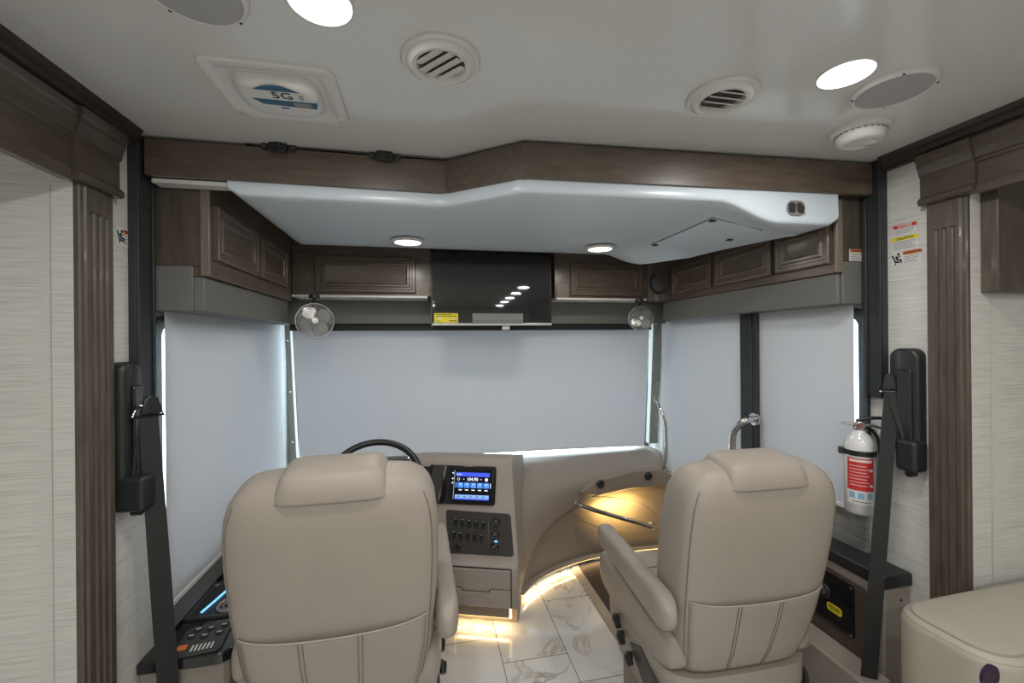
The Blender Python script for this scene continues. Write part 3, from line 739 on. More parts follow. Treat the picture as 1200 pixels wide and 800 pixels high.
# ------------------------------------------------------------------ clip-on fans
def fan(c, r, aim, label, rot):
    t = thing('fan', label, 'fan', c, group='round silver fans')
    zdir = Vector(aim).normalized(); xd = Vector((0,0,1)).cross(zdir).normalized(); yd = zdir.cross(xd)
    T = Matrix((xd, yd, zdir)).transposed().to_4x4(); T.translation = Vector(c)
    b = B(); b.t(T)
    for k in range(9):
        q = 0.22+0.78*k/8; b.torus((0,0,0.018*math.sqrt(max(0,1-q*q))+0.004), r*q, 0.0011 if k < 8 else 0.0028, 40, 5)
    for k in range(16):
        a = 2*PI*k/16; b.tube([(r*q*math.cos(a), r*q*math.sin(a), 0.018*math.sqrt(max(0,1-q*q))+0.004) for q in (0.2,0.6,0.9,1.0)], 0.0009, 4)
    for k in range(5): q = 0.3+0.7*k/4; b.torus((0,0,-0.022-0.014*math.sqrt(max(0,1-q*q))), r*q, 0.0011, 40, 5)
    b.torus((0,0,-0.018), r, 0.0025, 40, 6)
    for k in range(12):
        a = 2*PI*k/12; b.tube([(r*math.cos(a), r*math.sin(a), 0.004),(r*math.cos(a), r*math.sin(a), -0.018),(r*0.3*math.cos(a), r*0.3*math.sin(a), -0.038)], 0.0011, 4)
    obj('cage', b, 'wire', parent=t)
    b = B(); b.t(T); b.lathe([(0.0,-0.05),(r*0.24,-0.05),(r*0.24,-0.02),(r*0.2,-0.002),(r*0.2,0.021),(r*0.17,0.025),(0,0.026)], 24); obj('hub', b, 'alu', parent=t)
    for k in range(4):
        b = B(); b.t(T @ Matrix.Rotation(rot+PI/2*k, 4, 'Z'))
        R = []
        for i in range(7):
            q = 0.2+0.72*i/6; wd = r*(0.13+0.26*math.sin(PI*min(1,(i+0.6)/7)))
            R.append([(r*q, -wd+0.1*wd*j, (-0.009+0.018*j/20)) for j in range(0, 21, 4)])
        R2 = [[(x,y,q+0.0015) for x,y,q in rw] for rw in R]
        b.rings([rw + rz_[::-1] for rw, rz_ in zip(R, R2)]); obj('blade', b, 'alu', parent=t)
    b = B(); top = Vector(c)+Vector((0,0.02,r+0.008))
    b.tube([Vector(c)-zdir*0.045, Vector(c)-zdir*0.06+Vector((0,0,0.03)), Vector(c)-zdir*0.05+Vector((0,0,r)), Vector(c)-zdir*0.04+Vector((0,0,r+0.045))], 0.008, 8)
    b.t(Matrix.Translation(Vector(c)-zdir*0.04+Vector((0,0,r+0.036)))); b.lathe([(0.026,-0.004),(0.026,0.012),(0.018,0.016)], 20)
    obj('bracket', b, 'black', parent=t)
c = P(369, 376, Y=2.30); fan(c, 0.088, (0.30,-1,0.05), 'round silver clip fan at the left end of the windshield', 0.55)
c = P(751, 373, Y=2.38); fan(c, 0.072, (-0.3,-1,0.05), 'round silver clip fan at the right end of the windshield', 0.7)
# ------------------------------------------------------------------ dash
dash = thing('dashboard', 'taupe dashboard with touch screen, switch panel and drawers between the seats', 'dashboard', (0.4, 2.4, 0))
# wide upper roll from the driver side to the entry door
def lerp(a, b, t): return a+(b-a)*t
def sample(pts, n):
    """even resample of a polyline"""
    pts = [Vector(p) for p in pts]; L = [0]
    for p, q in zip(pts, pts[1:]): L.append(L[-1]+(q-p).length)
    out = []
    for i in range(n+1):
        s_ = L[-1]*i/n; k = 0
        while k < len(L)-2 and L[k+1] < s_: k += 1
        t_ = (s_-L[k])/max(L[k+1]-L[k],1e-9); out.append(pts[k].lerp(pts[k+1], t_))
    return out
def smoothed(pts, it=2):
    for _ in range(it):
        q = [pts[0]]
        for a_, b_ in zip(pts, pts[1:]): q += [a_.lerp(b_, .25), a_.lerp(b_, .75)]
        q.append(pts[-1]); pts = q
    return pts
top = sample([P(596,536,Y=2.84), P(680,532,Y=2.86), P(760,527,Y=2.84), P(775,531,Y=2.78), P(790,545,Y=2.70)], 26)
ridge_ = sample([P(596,538,Y=2.74), P(680,532,Y=2.745), P(757,526,Y=2.745), P(773,531,Y=2.71), P(790,547,Y=2.66)], 26)
for p, q in zip(top, ridge_): p.z = q.z+0.001
shoulder = sample([P(600,548,Y=2.52), P(680,543,Y=2.64), P(757,536,Y=2.64), P(775,540,Y=2.62), P(792,556,Y=2.57)], 26)
bulge = sample([P(606,600,Y=2.26), P(640,578,Y=2.42), P(690,563,Y=2.52), P(750,557,Y=2.54), P(800,566,Y=2.50)], 26)
lip = sample(smoothed([P(615,668,Y=2.30), P(626,640,Y=2.38), P(645,613,Y=2.47), P(675,592,Y=2.55), P(712,578,Y=2.58), P(752,570,Y=2.58), P(802,569,Y=2.54)]), 26)
under_ = [p + Vector((0.0, 0.03, 0.012)) for p in lip]
rows = []
for i in range(27):
    cp = [top[i], shoulder[i], bulge[i], lip[i]]
    col = [top[i]] + smoothed([ridge_[i], ridge_[i]+Vector((0,-0.03,-0.001)), shoulder[i], bulge[i], lip[i]], 2)
    rows.append(col + [under_[i], under_[i]+Vector((0,0.05,0.04))])
b = B(); b.rings(rows, caps=False, closed=False)
up = obj('upper_panel', b, 'dash', parent=dash, smooth=60)
up.modifiers.new('th', 'SOLIDIFY').thickness = 0.012
# shaped pocket rim with two black knobs
pk = [P(u,v,Y=yy) for u,v,yy in ((680,577,2.49),(699,563,2.47),(740,552,2.48),(775,549,2.47),(787,556,2.46),(784,568,2.46),(740,571,2.49),(700,579,2.495))]
b = B(); b.rings([[p+Vector((0,0.05,0)) for p in pk], [p+Vector((0,-0.012,0)) for p in pk]]); obj('knob_panel', b, 'dash_low', parent=up, bevel=0.006, seg=3)
for u, v in ((703.5,566.5), (759.5,557.5)):
    p = P(u, v, Y=2.462)
    b = B(); b.t(FW(p)); b.lathe([(0.024,-0.004),(0.026,0.004),(0.024,0.012),(0.016,0.015),(0.008,0.012),(0,0.012)], 20); obj('knob', b, 'black', parent=up)
# kick wall that curves round the stepwell down to the tiles
kt = [p + Vector((0,0.045,0.01)) for p in lip]
base_px = sample(smoothed([P(608,700,Z=0.03), P(622,684,Z=0.03), P(650,668,Z=0.03), P(690,655,Z=0.03), P(745,645,Z=0.03), P(820,640,Z=0.03)]), 26)
R = []
for a_, c_ in zip(kt, base_px):
    R.append([a_.lerp(c_, t_) + Vector((0, 0.02*math.sin(PI*t_), 0)) for t_ in (0,.2,.4,.6,.8,1)])
b = B(); b.rings(R, caps=False, closed=False); kw = obj('kick_panel', b, 'dash_low', parent=dash, smooth=60)
kw.modifiers.new('th', 'SOLIDIFY').thickness = 0.012
# toe ledge with warm light strip under it
lg = [Vector((p.x, p.y, 0.055)) for p in base_px]
b = B(); R = []
for i, p in enumerate(lg):
    q = lg[min(i+1, len(lg)-1)] - lg[max(i-1, 0)]; n_ = Vector((q.y, -q.x, 0)).normalized()
    R.append([p+Vector((0,0,0.010)), p+n_*0.028+Vector((0,0,0.008)), p+n_*0.032, p+n_*0.028-Vector((0,0,0.006)), p-Vector((0,0,0.006))])
b.rings(R); obj('toe_trim', b, 'dash', parent=dash, smooth=60)
b = B(); R = []
ledpts = []
for i, p in enumerate(lg):
    q = lg[min(i+1, len(lg)-1)] - lg[max(i-1, 0)]; n_ = Vector((q.y, -q.x, 0)).normalized()
    c_ = p+n_*0.014; ledpts.append((c_.copy(), n_))
    R.append([c_+n_*0.006+Vector((0,0,-0.0065)), c_-n_*0.006+Vector((0,0,-0.0065)), c_-n_*0.006+Vector((0,0,-0.012)), c_+n_*0.006+Vector((0,0,-0.012))])
b.rings(R); obj('light_strip', b, 'led', parent=dash, smooth=0, label='warm glowing light strip')
# grab handle and its lit recess in the kick wall
hl = P(678, 592, Y=2.50); hr = P(768, 618, Y=2.47)
b = B(); d_ = (hr-hl)
b.tube([hl+Vector((0,0.045,0.0)), hl+Vector((0,0.02,0)), hl+d_*0.03, hl+d_*0.97, hr+Vector((0,0.02,0)), hr+Vector((0,0.05,0))], 0.0145, 12); t = obj('grab_handle', b, 'chrome', parent=dash, label='slanted chrome grab handle in the lit recess')
for q in (hl, hr):
    b = B(); b.tube([q+Vector((0,0.028,0)), q+Vector((0,0.05,0))], 0.019, 14); obj('collar', b, 'chrome', parent=t)
# oval recess rim
b = B(); el = []
for k in range(40):
    a_ = 2*PI*k/40
    u_, v_ = 722+52*math.cos(a_)+3*math.sin(a_), 603+20*math.sin(a_)+7*math.cos(a_)
    el.append(P(u_, v_, Y=2.56))
b.tube(el, 0.003, 6, closed=True); obj('recess_rim', b, 'dash_low', parent=dash)
# driver side dash roll and instrument hood
b = B()
prof = [(2.86,Z-0.752),(2.60,Z-0.735),(2.36,Z-0.665),(2.28,Z-0.665),(2.22,Z-0.70),(2.20,Z-0.80),(2.24,Z-0.95),(2.30,Z-1.10),(2.40,Z-1.20),(2.86,Z-1.20)]
b.prism(prof, 'x', XL+0.04, 0.30); obj('driver_roll', b, 'dash', parent=dash, bevel=0.02, seg=4)
b = B(); b.prism([(2.40,Z-0.67),(2.34,Z-0.60),(2.22,Z-0.585),(2.16,Z-0.60),(2.17,Z-0.64),(2.24,Z-0.82),(2.40,Z-0.82)], 'x', -0.56, -0.10); obj('instrument_hood', b, 'charcoal', parent=dash, bevel=0.015, seg=3)

# centre stack, turned towards the driver
SA = math.radians(-19)
O = Vector((0.435, 1.915, 0))
TS = Matrix.Translation(O) @ Matrix.Rotation(SA, 4, 'Z') @ Matrix.Translation((-0.46, 0, 0))    # local x 0..0.46, y depth, z height
def face(q0, q1, y0_, y1_, z0_, z1_): pass
pf = [(0.34,Z-0.615),(0.22,Z-0.590),(0.175,Z-0.585),(0.155,Z-0.600),(0.142,Z-0.625),(0.085,Z-0.800),(0.075,Z-0.815),(0.030,Z-1.03),(0.012,Z-1.045),(0.0,Z-1.06),(0.0,Z-1.228),(0.012,Z-1.246),(0.06,Z-1.25),(0.45,Z-1.25),(0.60,Z-0.68)]
b = B(); b.t(TS); b.rings([[(x_-(0.045*max(0,(z_-Z+1.0)/0.42) if x_ > 0.3 else 0), y_, z_) for y_, z_ in pf] for x_ in (-0.16, 0.0, 0.40, 0.425)]); st = obj('centre_stack', b, 'dash', parent=dash, bevel=0.009, seg=3, smooth=40)
# stack side cheek rising to the roll
b = B(); b.t(TS); b.prism([(0.30,Z-0.64),(0.62,Z-0.70),(0.62,Z-1.2),(0.20,Z-1.2),(0.24,Z-0.80)], 'x', 0.34, 0.37); obj('stack_cheek', b, 'dash', parent=dash, bevel=0.006)
def SF(x_, y_, z_, dy, dz):
    """frame on the sloping face: x along the face, y up the slope, z out"""
    return TS @ Fr((x_, y_, z_), (1,0,0), (0, dy, dz))
# screen face runs from (0.140,-0.60) to (0.085,-0.80)
def on_face(t_, a_=(0.142,-0.625), c_=(0.085,-0.80)): return (lerp(a_[0],c_[0],t_), Z+lerp(a_[1],c_[1],t_))
yy, zz = on_face(0.5); T = SF(0.135, yy-0.001, zz+0.004, 0.057, 0.175)
b = B(); b.t(T); b.rrect(0.345, 0.182, 0.014, 0, 0.008, 5, 0, 0); b.box(-0.24,-0.16,-0.082,0.082,0,0.006); bz = obj('screen_bezel', b, 'black_gloss', parent=st, bevel=0.003)
b = B(); b.t(T); b.rings([[(x,y,q) for x,y in ((-0.168,-0.09),(-0.108,-0.09),(-0.085,0.09),(-0.150,0.09))] for q in (0.0081,0.0095)]); obj('side_panel', b, 'charcoal', parent=bz)
b = B(); b.t(T); b.rings([[(x,y,q) for x,y in ((-0.112,-0.088),(-0.104,-0.088),(-0.080,0.088),(-0.088,0.088))] for q in (0.0097,0.012)]); obj('bright_edge', b, 'chrome', parent=bz)
b = B(); T2 = T @ Matrix.Translation((0.050, 0, 0.0082)) @ Matrix.Scale(0.95, 4); b.t(T2)
b.m('screen_black'); b.rrect(0.225, 0.160, 0.006, 0, 0.004, 3)
def r(x0_, x1_, y0_, y1_, k, q=0.0042): b.m(k); b.t(T2); b.box(x0_, x1_, y0_, y1_, q, q+0.0005)
r(-0.082, 0.096, 0.042, 0.062, 'scr_blue')
r(-0.082, 0.096, -0.066, -0.048, 'scr_pale'); r(-0.082, 0.096, -0.072, -0.066, 'scr_blue')
for k in range(5): x_ = -0.070+0.034*k; r(x_, x_+0.029, -0.014, 0.012, 'scr_mid'); r(x_+0.006, x_+0.023, -0.027, -0.0225, 'scr_white'); b.m('scr_white'); b.t(T2 @ Matrix.Translation((x_+0.0145, 0.002, 0.0052))); b.text('FM', 0.010, 0.0002)
r(-0.082, -0.076, -0.014, 0.012, 'scr_mid'); r(0.101, 0.104, -0.014, 0.010, 'scr_white')
b.m('scr_white'); b.t(T2 @ Matrix.Translation((0.006, 0.028, 0.0045))); b.text('104.90', 0.022, 0.0003, bold=0.0004)
b.t(T2 @ Matrix.Translation((-0.040, 0.028, 0.0045))); b.text('<', 0.016, 0.0003); b.t(T2 @ Matrix.Translation((0.052, 0.028, 0.0045))); b.text('>', 0.016, 0.0003)
b.t(T2 @ Matrix.Translation((0.080, 0.028, 0.0042))); b.lathe([(0.008,0),(0.008,0.0006),(0,0.0006)], 16)
b.t(T2); b.torus((-0.068,0.028,0.0045), 0.006, 0.001, 16, 5)
b.t(T2 @ Matrix.Translation((-0.066, 0.052, 0.0048))); b.text('Radio', 0.012, 0.0002)
b.m('navy')
for k in range(5): r(-0.068+0.033*k, -0.060+0.033*k, -0.060, -0.054, 'navy', 0.0048)
b.m('scr_white'); b.t(T2)
for k, yv in enumerate((0.058, 0.030, 0.008)): b.box(-0.103, -0.095, yv-0.003, yv+0.003, 0.0041, 0.0046)
b.box(-0.091, -0.090, -0.072, 0.072, 0.0041, 0.0045)
obj('touch_screen', b, None, parent=bz, smooth=0, label='lit blue radio touch screen')
# switch panel
a_, c_ = (0.075,-0.815), (0.030,-1.03)
yy, zz = on_face(0.46, a_, c_); TP = SF(0.235, yy-0.001, zz, 0.045, 0.215)
b = B(); b.t(TP); b.rings([[(x,y,q) for x,y in ((-0.150,-0.085),(-0.146,-0.092),(0.160,-0.092),(0.168,-0.084),(0.150,0.078),(0.140,0.086),(-0.160,0.092),(-0.168,0.082))] for q in (0,0.006)])
for v_ in b.bm.verts: v_.co = TP @ Vector(((TP.inverted() @ v_.co).x, (TP.inverted() @ v_.co).y*1.06, (TP.inverted() @ v_.co).z))
sp_ = obj('switch_panel', b, 'charcoal', parent=st, bevel=0.003)
for row in range(2):
    for k in range(5):
        x_, y_ = -0.118+0.034*k+0.006*(1-row) - 0.004, 0.044-0.058*row - (0.002*k)
        b = B(); b.t(TP @ Matrix.Translation((x_, y_, 0.0062))); b.rrect(0.019, 0.040, 0.006, 0, 0.004, 4)
        b.t(TP @ Matrix.Translation((x_, y_+0.007, 0.010)) @ Matrix.Rotation(0.35, 4, 'X')); b.rrect(0.013, 0.018, 0.004, -0.002, 0.006, 3)
        o = obj('rocker_switch', b, 'black', parent=sp_, bevel=0.001)
        b = B(); b.t(TP @ Matrix.Translation((x_, y_+0.013, 0.0165)) @ Matrix.Rotation(0.35, 4, 'X')); b.rrect(0.010, 0.007, 0.001, -0.001, 0.0006, 2); obj('mark', b, 'red' if (row == 1 and k in (2,3)) else 'grey_grille', parent=o)
for k, (x_, y_) in enumerate(((0.083,0.052),(0.080,-0.005),(0.079,-0.060))):
    b = B(); b.t(TP @ Matrix.Translation((x_, y_, 0.0062))); b.lathe([(0.020,0),(0.020,0.005),(0.0165,0.007),(0.0155,0.020),(0.012,0.023),(0,0.023)], 24); kb = obj('knob', b, 'black_gloss', parent=sp_)
    b = B(); b.t(TP @ Matrix.Translation((x_, y_, 0.0292))); b.box(-0.0015, 0.0015, 0, 0.011, 0, 0.001); b.torus((0,0,0), 0.011, 0.0009, 20, 5); obj('pointer', b, 'button', parent=kb)
b = B(); b.t(TP @ Matrix.Translation((-0.098, -0.068, 0.0062))); b.lathe([(0.017,0),(0.017,0.004),(0.013,0.006),(0.011,0.002),(0,0.002)], 20); obj('socket', b, 'black', parent=sp_)
b = B(); b.t(TP @ Matrix.Translation((0.083, -0.034, 0.0065))); b.box(-0.009, 0.009, -0.0018, 0.0018, 0, 0.001); b.box(-0.0018, 0.0018, -0.006, 0.006, 0, 0.001); obj('indicator', b, 'led_blue', parent=sp_)
b = B(); b.t(TP); b.box(0.045, 0.0465, -0.086, 0.080, 0.0062, 0.0075); obj('bright_edge', b, 'chrome', parent=sp_)
# two drawers
TD = TS @ Fr((0.228, -0.0005, Z-1.145), (1,0,0), (0,0,1))
for nm, y0_, y1_ in (('upper', 0.002, 0.088), ('lower', -0.082, -0.002)):
    b = B(); b.t(TD)
    yt = 0.028 if nm == 'upper' else 0.0
    if nm == 'upper': poly = [(-0.155,y0_),(-0.070,y0_),(-0.062,y0_-0.014),(0.062,y0_-0.014),(0.070,y0_),(0.165,y0_),(0.165,y1_),(-0.155,y1_)]
    else: poly = [(-0.155,y0_),(0.165,y0_),(0.165,y1_),(0.072,y1_),(0.064,y1_-0.014),(-0.064,y1_-0.014),(-0.072,y1_),(-0.155,y1_)]
    b.rings([[(x,y,q) for x,y in poly] for q in (0.0012,0.012)]); dr = obj('drawer', b, 'dash', parent=st, bevel=0.003, seg=3)
    yc = 0.014 if nm == 'upper' else -0.060
    b = B(); b.t(TD); b.rrect(0.118, 0.034, 0.006, 0.0125, 0.016, 4, 0.0, yc); obj('finger_pull', b, 'dash', parent=dr, bevel=0.001)
b = B(); b.t(TD); b.rrect(0.330, 0.182, 0.006, 0.0002, 0.0011, 3, 0.005, 0.003); obj('drawer_gap', b, 'charcoal', parent=st)
# heater register under the stack, with its light
b = B(); b.t(TS); b.box(0.05, 0.40, 0.20, 0.50, 0.002, Z-1.251); rg = obj('plinth', b, 'dash_low', parent=dash, bevel=0.003)
b = B(); b.t(TS); b.box(0.095, 0.365, 0.125, 0.199, 0.068, 0.140); rg = obj('heat_register', b, 'dash_low', parent=dash, bevel=0.002)
b = B(); b.t(TS)
for k in range(30): x_ = 0.102+0.256*k/29; b.box(x_-0.0022, x_+0.0022, 0.120, 0.1245, 0.072, 0.136)
obj('louvres', b, 'dash', parent=rg, smooth=0)
b = B(); b.t(TS); b.box(0.085, 0.375, 0.14, 0.15, 0.058, 0.0675); b.box(0.085, 0.0945, 0.14, 0.15, 0.058, 0.14); b.box(0.3655, 0.375, 0.14, 0.15, 0.058, 0.14); obj('light_strip', b, 'led', parent=dash, smooth=0, label='warm glowing light strip')
REGP = TS @ Vector((0.23, 0.10, 0.10))

# steering wheel
t = thing('steering_wheel', 'black steering wheel rising behind the driver seat', 'steering wheel', (-0.33, 2.05, Z-0.78))
wc_ = P(438, 552, Y=2.02); wc_ = Vector((wc_.x, 2.02, Z-0.70))
r_w = 0.205
T = Matrix.Translation((wc_.x, 2.02, P(434,525,Y=2.10).z - r_w*0.62)) @ Matrix.Rotation(math.radians(42), 4, 'X')
b = B(); b.t(T); b.torus((0,0,0), r_w, 0.0155, 64, 12); obj('rim', b, 'black', parent=t)
b = B(); b.t(T); b.lathe([(0.0,-0.06),(0.05,-0.06),(0.085,-0.03),(0.085,-0.008),(0.06,0.002),(0,0.004)], 32); obj('hub', b, 'black', parent=t)
for a in (0, 180, 270):
    a = math.radians(a); b = B(); b.t(T); b.tube([(0.07*math.cos(a),0.07*math.sin(a),-0.02),(0.15*math.cos(a),0.15*math.sin(a),-0.012),(r_w*math.cos(a),r_w*math.sin(a),0)], [0.02,0.014,0.012], 10); obj('spoke', b, 'black', parent=t)
b = B(); b.t(T); b.tube([(0,0,-0.06),(0,0,-0.24)], 0.035, 16); obj('column', b, 'black', parent=t)

# ------------------------------------------------------------------ captain's seats
ZS = [(.40,.185,.065),(.45,.215,.085),(.52,.232,.098),(.62,.246,.104),(.75,.256,.105),(.87,.260,.102),(.95,.258,.098),(1.00,.252,.092),(1.035,.240,.084),(1.056,.226,.074),(1.072,.206,.060),(1.082,.180,.044),(1.086,.135,.024)]
def back_c(zz): return -0.155 - (zz-0.45)*0.20
def back_at(zz):
    for (z0,a0,d0),(z1,a1,d1) in zip(ZS, ZS[1:]):
        if z0 <= zz <= z1: t_ = (zz-z0)/(z1-z0); return lerp(a0,a1,t_), lerp(d0,d1,t_)
    return ZS[-1][1:]
def make_seat():
    t = thing('captain_seat', '', 'seat', (0,0,0), 0, local=True)
    b = B(); b.box(-0.20, 0.20, -0.16, 0.24, 0.0, 0.20); obj('pedestal', b, 'dash_low', parent=t, bevel=0.02, seg=3)
    b = B(); b.rings([[(x,y,zz) for x,y in sq(hw,hd,5,32,0,0.03)] for zz,hw,hd in ((.20,.215,.235),(.22,.24,.26),(.34,.262,.285),(.42,.265,.285))]); sk = obj('side_skirt', b, 'leather', parent=t, smooth=60)
    for sx in (-1, 1):
        b = B(); b.rings([[(sx*0.268, y_+0.0, z_) for y_, z_ in ((-0.20,0.34),(-0.06,0.40),(0.02,0.36),(-0.10,0.27),(-0.22,0.23))], [(sx*0.256, y_, z_) for y_, z_ in ((-0.20,0.34),(-0.06,0.40),(0.02,0.36),(-0.10,0.27),(-0.22,0.23))]]); obj('opening', b, 'charcoal', parent=sk)
    for sx in (-1, 1):
        for yy_, zz_, L_ in ((0.13,0.385,0.05),(0.09,0.345,0.045),(0.02,0.315,0.04)):
            b = B(); b.tube([(sx*0.26,yy_,zz_),(sx*0.278,yy_,zz_),(sx*0.284,yy_-L_*0.5,zz_+0.010),(sx*0.284,yy_-L_,zz_-0.006)], [0.011,0.013,0.015,0.011], 8); obj('lever', b, 'black', parent=t)
    # cushion with side bolsters
    b = B(); b.sell((0,0.05,0.485), (0.205,0.28,0.072), 6, 40, 18, 3.2)
    cu = obj('seat_cushion', b, 'leather', parent=t, smooth=70)
    for sx in (-1, 1):
        b = B(); b.sell((sx*0.218,0.055,0.490), (0.058,0.295,0.092), 4, 28, 18, 3); obj('bolster', b, 'leather', parent=cu, smooth=70)
    b = B(); b.tube([(-0.17,0.14,0.5565),(0,0.145,0.558),(0.17,0.14,0.5565)], 0.0022, 6); obj('seam', b, 'leather_seam', parent=cu)
    # backrest
    b = B(); b.rings([[(x,y,zz + (y-back_c(zz))*0.18) for x,y in sq(hw,hd,4.6,56,0,back_c(zz))] for zz,hw,hd in ZS])
    bk = obj('backrest', b, 'leather', parent=t, smooth=75)
    def rear(xf, zz, off):
        hw, hd = back_at(zz); x = xf*hw
        y = back_c(zz) - hd*(max(0,1-abs(xf)**4.6))**(1/4.6)
        y -= off
        return Vector((x, y, zz + (y-back_c(zz))*0.18))
    # seams: gusset lines down both edges, cross seam below the headrest
    for sx in (-1, 1):
        b = B(); b.tube([rear(sx*0.93, zz, 0.0005) for zz in [0.44+0.6*i/24 for i in range(25)]], 0.0019, 6); obj('seam', b, 'leather_seam', parent=bk)
    # map pocket: fabric panel lying over the lower back
    R = []; NX = 24
    def topz(xf): return 0.708 - 0.010*(1-xf*xf)
    for i in range(17):
        row = []
        for j in range(NX+1):
            xf = -0.90+1.8*j/NX; zz = lerp(0.44, topz(xf), i/16)
            bul = 0.004 + 0.010*(i/16)*(1-(xf/0.9)**2)
            row.append(rear(xf, zz, bul))
        R.append(row)
    b = B(); b.rings(R, caps=False, closed=False); pk_ = obj('map_pocket', b, 'leather', parent=t, smooth=70)
    pk_.modifiers.new('th', 'SOLIDIFY').thickness = 0.003
    b = B(); b.tube([rear(-0.90+1.8*j/NX, topz(-0.9+1.8*j/NX), 0.004+0.010*(1-((-0.90+1.8*j/NX)/0.9)**2)) for j in range(NX+1)], 0.0026, 6); obj('hem', b, 'leather', parent=pk_)
    for xf in (-0.34, -0.30, 0.22, 0.26):
        b = B(); b.tube([rear(xf, zz, 0.005+0.010*((zz-0.44)/0.27)*(1-(xf/0.9)**2)+0.0005) for zz in [0.45+0.245*i/14 for i in range(15)]], 0.0012, 5); obj('seam', b, 'leather_seam', parent=pk_)
    # headrest
    b = B(); R = []
    for zz, hw, hd in ((1.040,.136,.070),(1.042,.139,.085),(1.046,.139,.089),(1.050,.136,.089),(1.072,.130,.083),(1.090,.124,.074),(1.102,.115,.060),(1.109,.098,.040),(1.111,.06,.015)):
        R.append([(x,y,zz+(y-back_c(zz))*0.18) for x,y in sq(hw,hd,6,44,0,back_c(zz)-0.001)])
    b.rings(R); hr_ = obj('headrest', b, 'leather', parent=t, smooth=75)
    # armrests
    for sx in (-1, 1):
        b = B(); R = []
        for k in range(21):
            q = (1-math.cos(PI*k/20))/2; y_ = lerp(-0.30, 0.24, q); e = math.sqrt(max(0.02, 1-((0.11-q)/0.112)**2)) if q < .11 else (math.sqrt(max(0.02, 1-((q-0.90)/0.102)**2)) if q > .90 else 1)
            hw = 0.033*e; hh = lerp(0.058, 0.040, q)*e
            R.append([(sx*0.283+dx, y_, 0.645+0.035*q+dz) for dx, dz in sq(hw, hh, 3.2, 24)])
        b.rings(R); ar = obj('armrest', b, 'leather', parent=t, smooth=75)
        b = B(); b.tube([(sx*0.24,-0.16,0.61),(sx*0.262,-0.16,0.64)], 0.03, 14); obj('pivot', b, 'charcoal', parent=ar)
    return t
seat = make_seat()
seat['label'] = 'beige leather driver seat in front of the steering wheel, seen from behind'
seat.location = (-0.240, 1.455, 0.016); seat.rotation_euler = (0, 0, math.radians(1.5))
s2 = dup(seat, (0.985, 1.42, -0.032), math.radians(-1), 'beige leather passenger seat beside the entry steps, seen from behind')
seat['group'] = s2['group'] = 'captain seats'
arms = lambda r_: sorted([x for x in bpy.data.objects if x.parent == r_ and x.name.startswith('armrest')], key=lambda o_: sum(v.co.x for v in o_.data.vertices))
# the passenger seat shows only its inboard armrest; the driver's outboard one hangs lower
ro = arms(s2)[1]
for x in [x for x in bpy.data.objects if x.parent == ro]: bpy.data.objects.remove(x)
bpy.data.objects.remove(ro)
arms(seat)[0].location = (0.035, 0.07, -0.075)
for s_, dz_ in ((seat, 0.016), (s2, -0.032)):
    for ch in s_.children if False else [x for x in bpy.data.objects if x.parent == s_ and x.name.startswith('pedestal')]:
        ch.location.z = -dz_; ch.scale.z = (0.205+dz_)/0.205

# ------------------------------------------------------------------ driver side console
t = thing('side_console', 'low black-topped console with keypad below the driver window', 'console', (-0.74, 1.9, 0))
b = B(); b.prism([(XL+0.0005,1.50),(-0.64,1.50),(-0.625,1.515),(-0.625,2.14),(XL+0.0005,2.14)], 'z', 0, Z-1.002); obj('body', b, 'dash', parent=t, bevel=0.004)
zt = Z-0.965
b = B()
pl = [(XL+0.001,1.485),(-0.66,1.485)] + [(-0.66+0.055*math.sin(a), 1.54-0.055*math.cos(a)) for a in [PI/2*k/6 for k in range(1,7)]] + [(-0.605,2.15),(XL+0.001,2.15)]
b.rings([[(x,y,q) for x,y in pl] for q in (zt-0.036, zt)]); tp = obj('top', b, 'black_gloss', parent=t, bevel=0.006, seg=3)
b = B(); b.t(Fr((-0.722,1.565,zt+0.0005),(1,0.12,0),(-0.12,1,0))); b.rrect(0.135, 0.15, 0.02, 0, 0.006, 5); kp = obj('keypad', b, 'charcoal', parent=t, bevel=0.002)
for i, (kx, ky) in enumerate(((-0.03,0.05),(0.008,0.045),(0.045,0.05),(-0.04,0.018),(0.0,0.008),(0.04,0.012))):
    b = B(); b.t(Fr((-0.722,1.565,zt+0.0065),(1,0.12,0),(-0.12,1,0)) @ Matrix.Translation((kx,ky,0))); b.lathe([(0.012,0),(0.012,0.003),(0.006,0.005),(0,0.005)], 16); obj('button', b, 'black' , parent=kp)
    b = B(); b.t(Fr((-0.722,1.565,zt+0.0116),(1,0.12,0),(-0.12,1,0)) @ Matrix.Translation((kx,ky,0))); b.box(-0.007,0.007,-0.002,0.002,0,0.0006); obj('mark', b, 'paper', parent=kp)
b = B(); b.t(Fr((-0.722,1.565,zt+0.0066),(1,0.12,0),(-0.12,1,0))); b.m('orange'); b.box(-0.062,-0.035,-0.045,-0.02,0,0.0006); b.m('paper')
for k in range(6): b.box(-0.02+0.011*k, -0.015+0.011*k, -0.06, -0.03, 0, 0.0005)
obj('legend', b, None, parent=kp, smooth=0)
b = B(); b.t(Matrix.Translation((-0.755,1.80,zt))); b.rings([[(x,y,q) for x,y in rr(w_,h_,0.02,5)] for w_,h_,q in ((0.19,0.24,0.0004),(0.19,0.24,0.008),(0.165,0.215,0.008),(0.155,0.205,0.001))], caps=False); tr = obj('tray_rim', b, 'charcoal', parent=t)
b = B(); b.t(Matrix.Translation((-0.755,1.80,zt))); b.rrect(0.155,0.205,0.02,0.0002,0.0015); obj('tray', b, 'ink', parent=t)
b = B(); b.tube([(-0.80,1.72,zt+0.004),(-0.785,1.79,zt+0.004),(-0.77,1.87,zt+0.004)], 0.004, 6); obj('light_line', b, 'led_blue', parent=t, label='blue glowing light line')
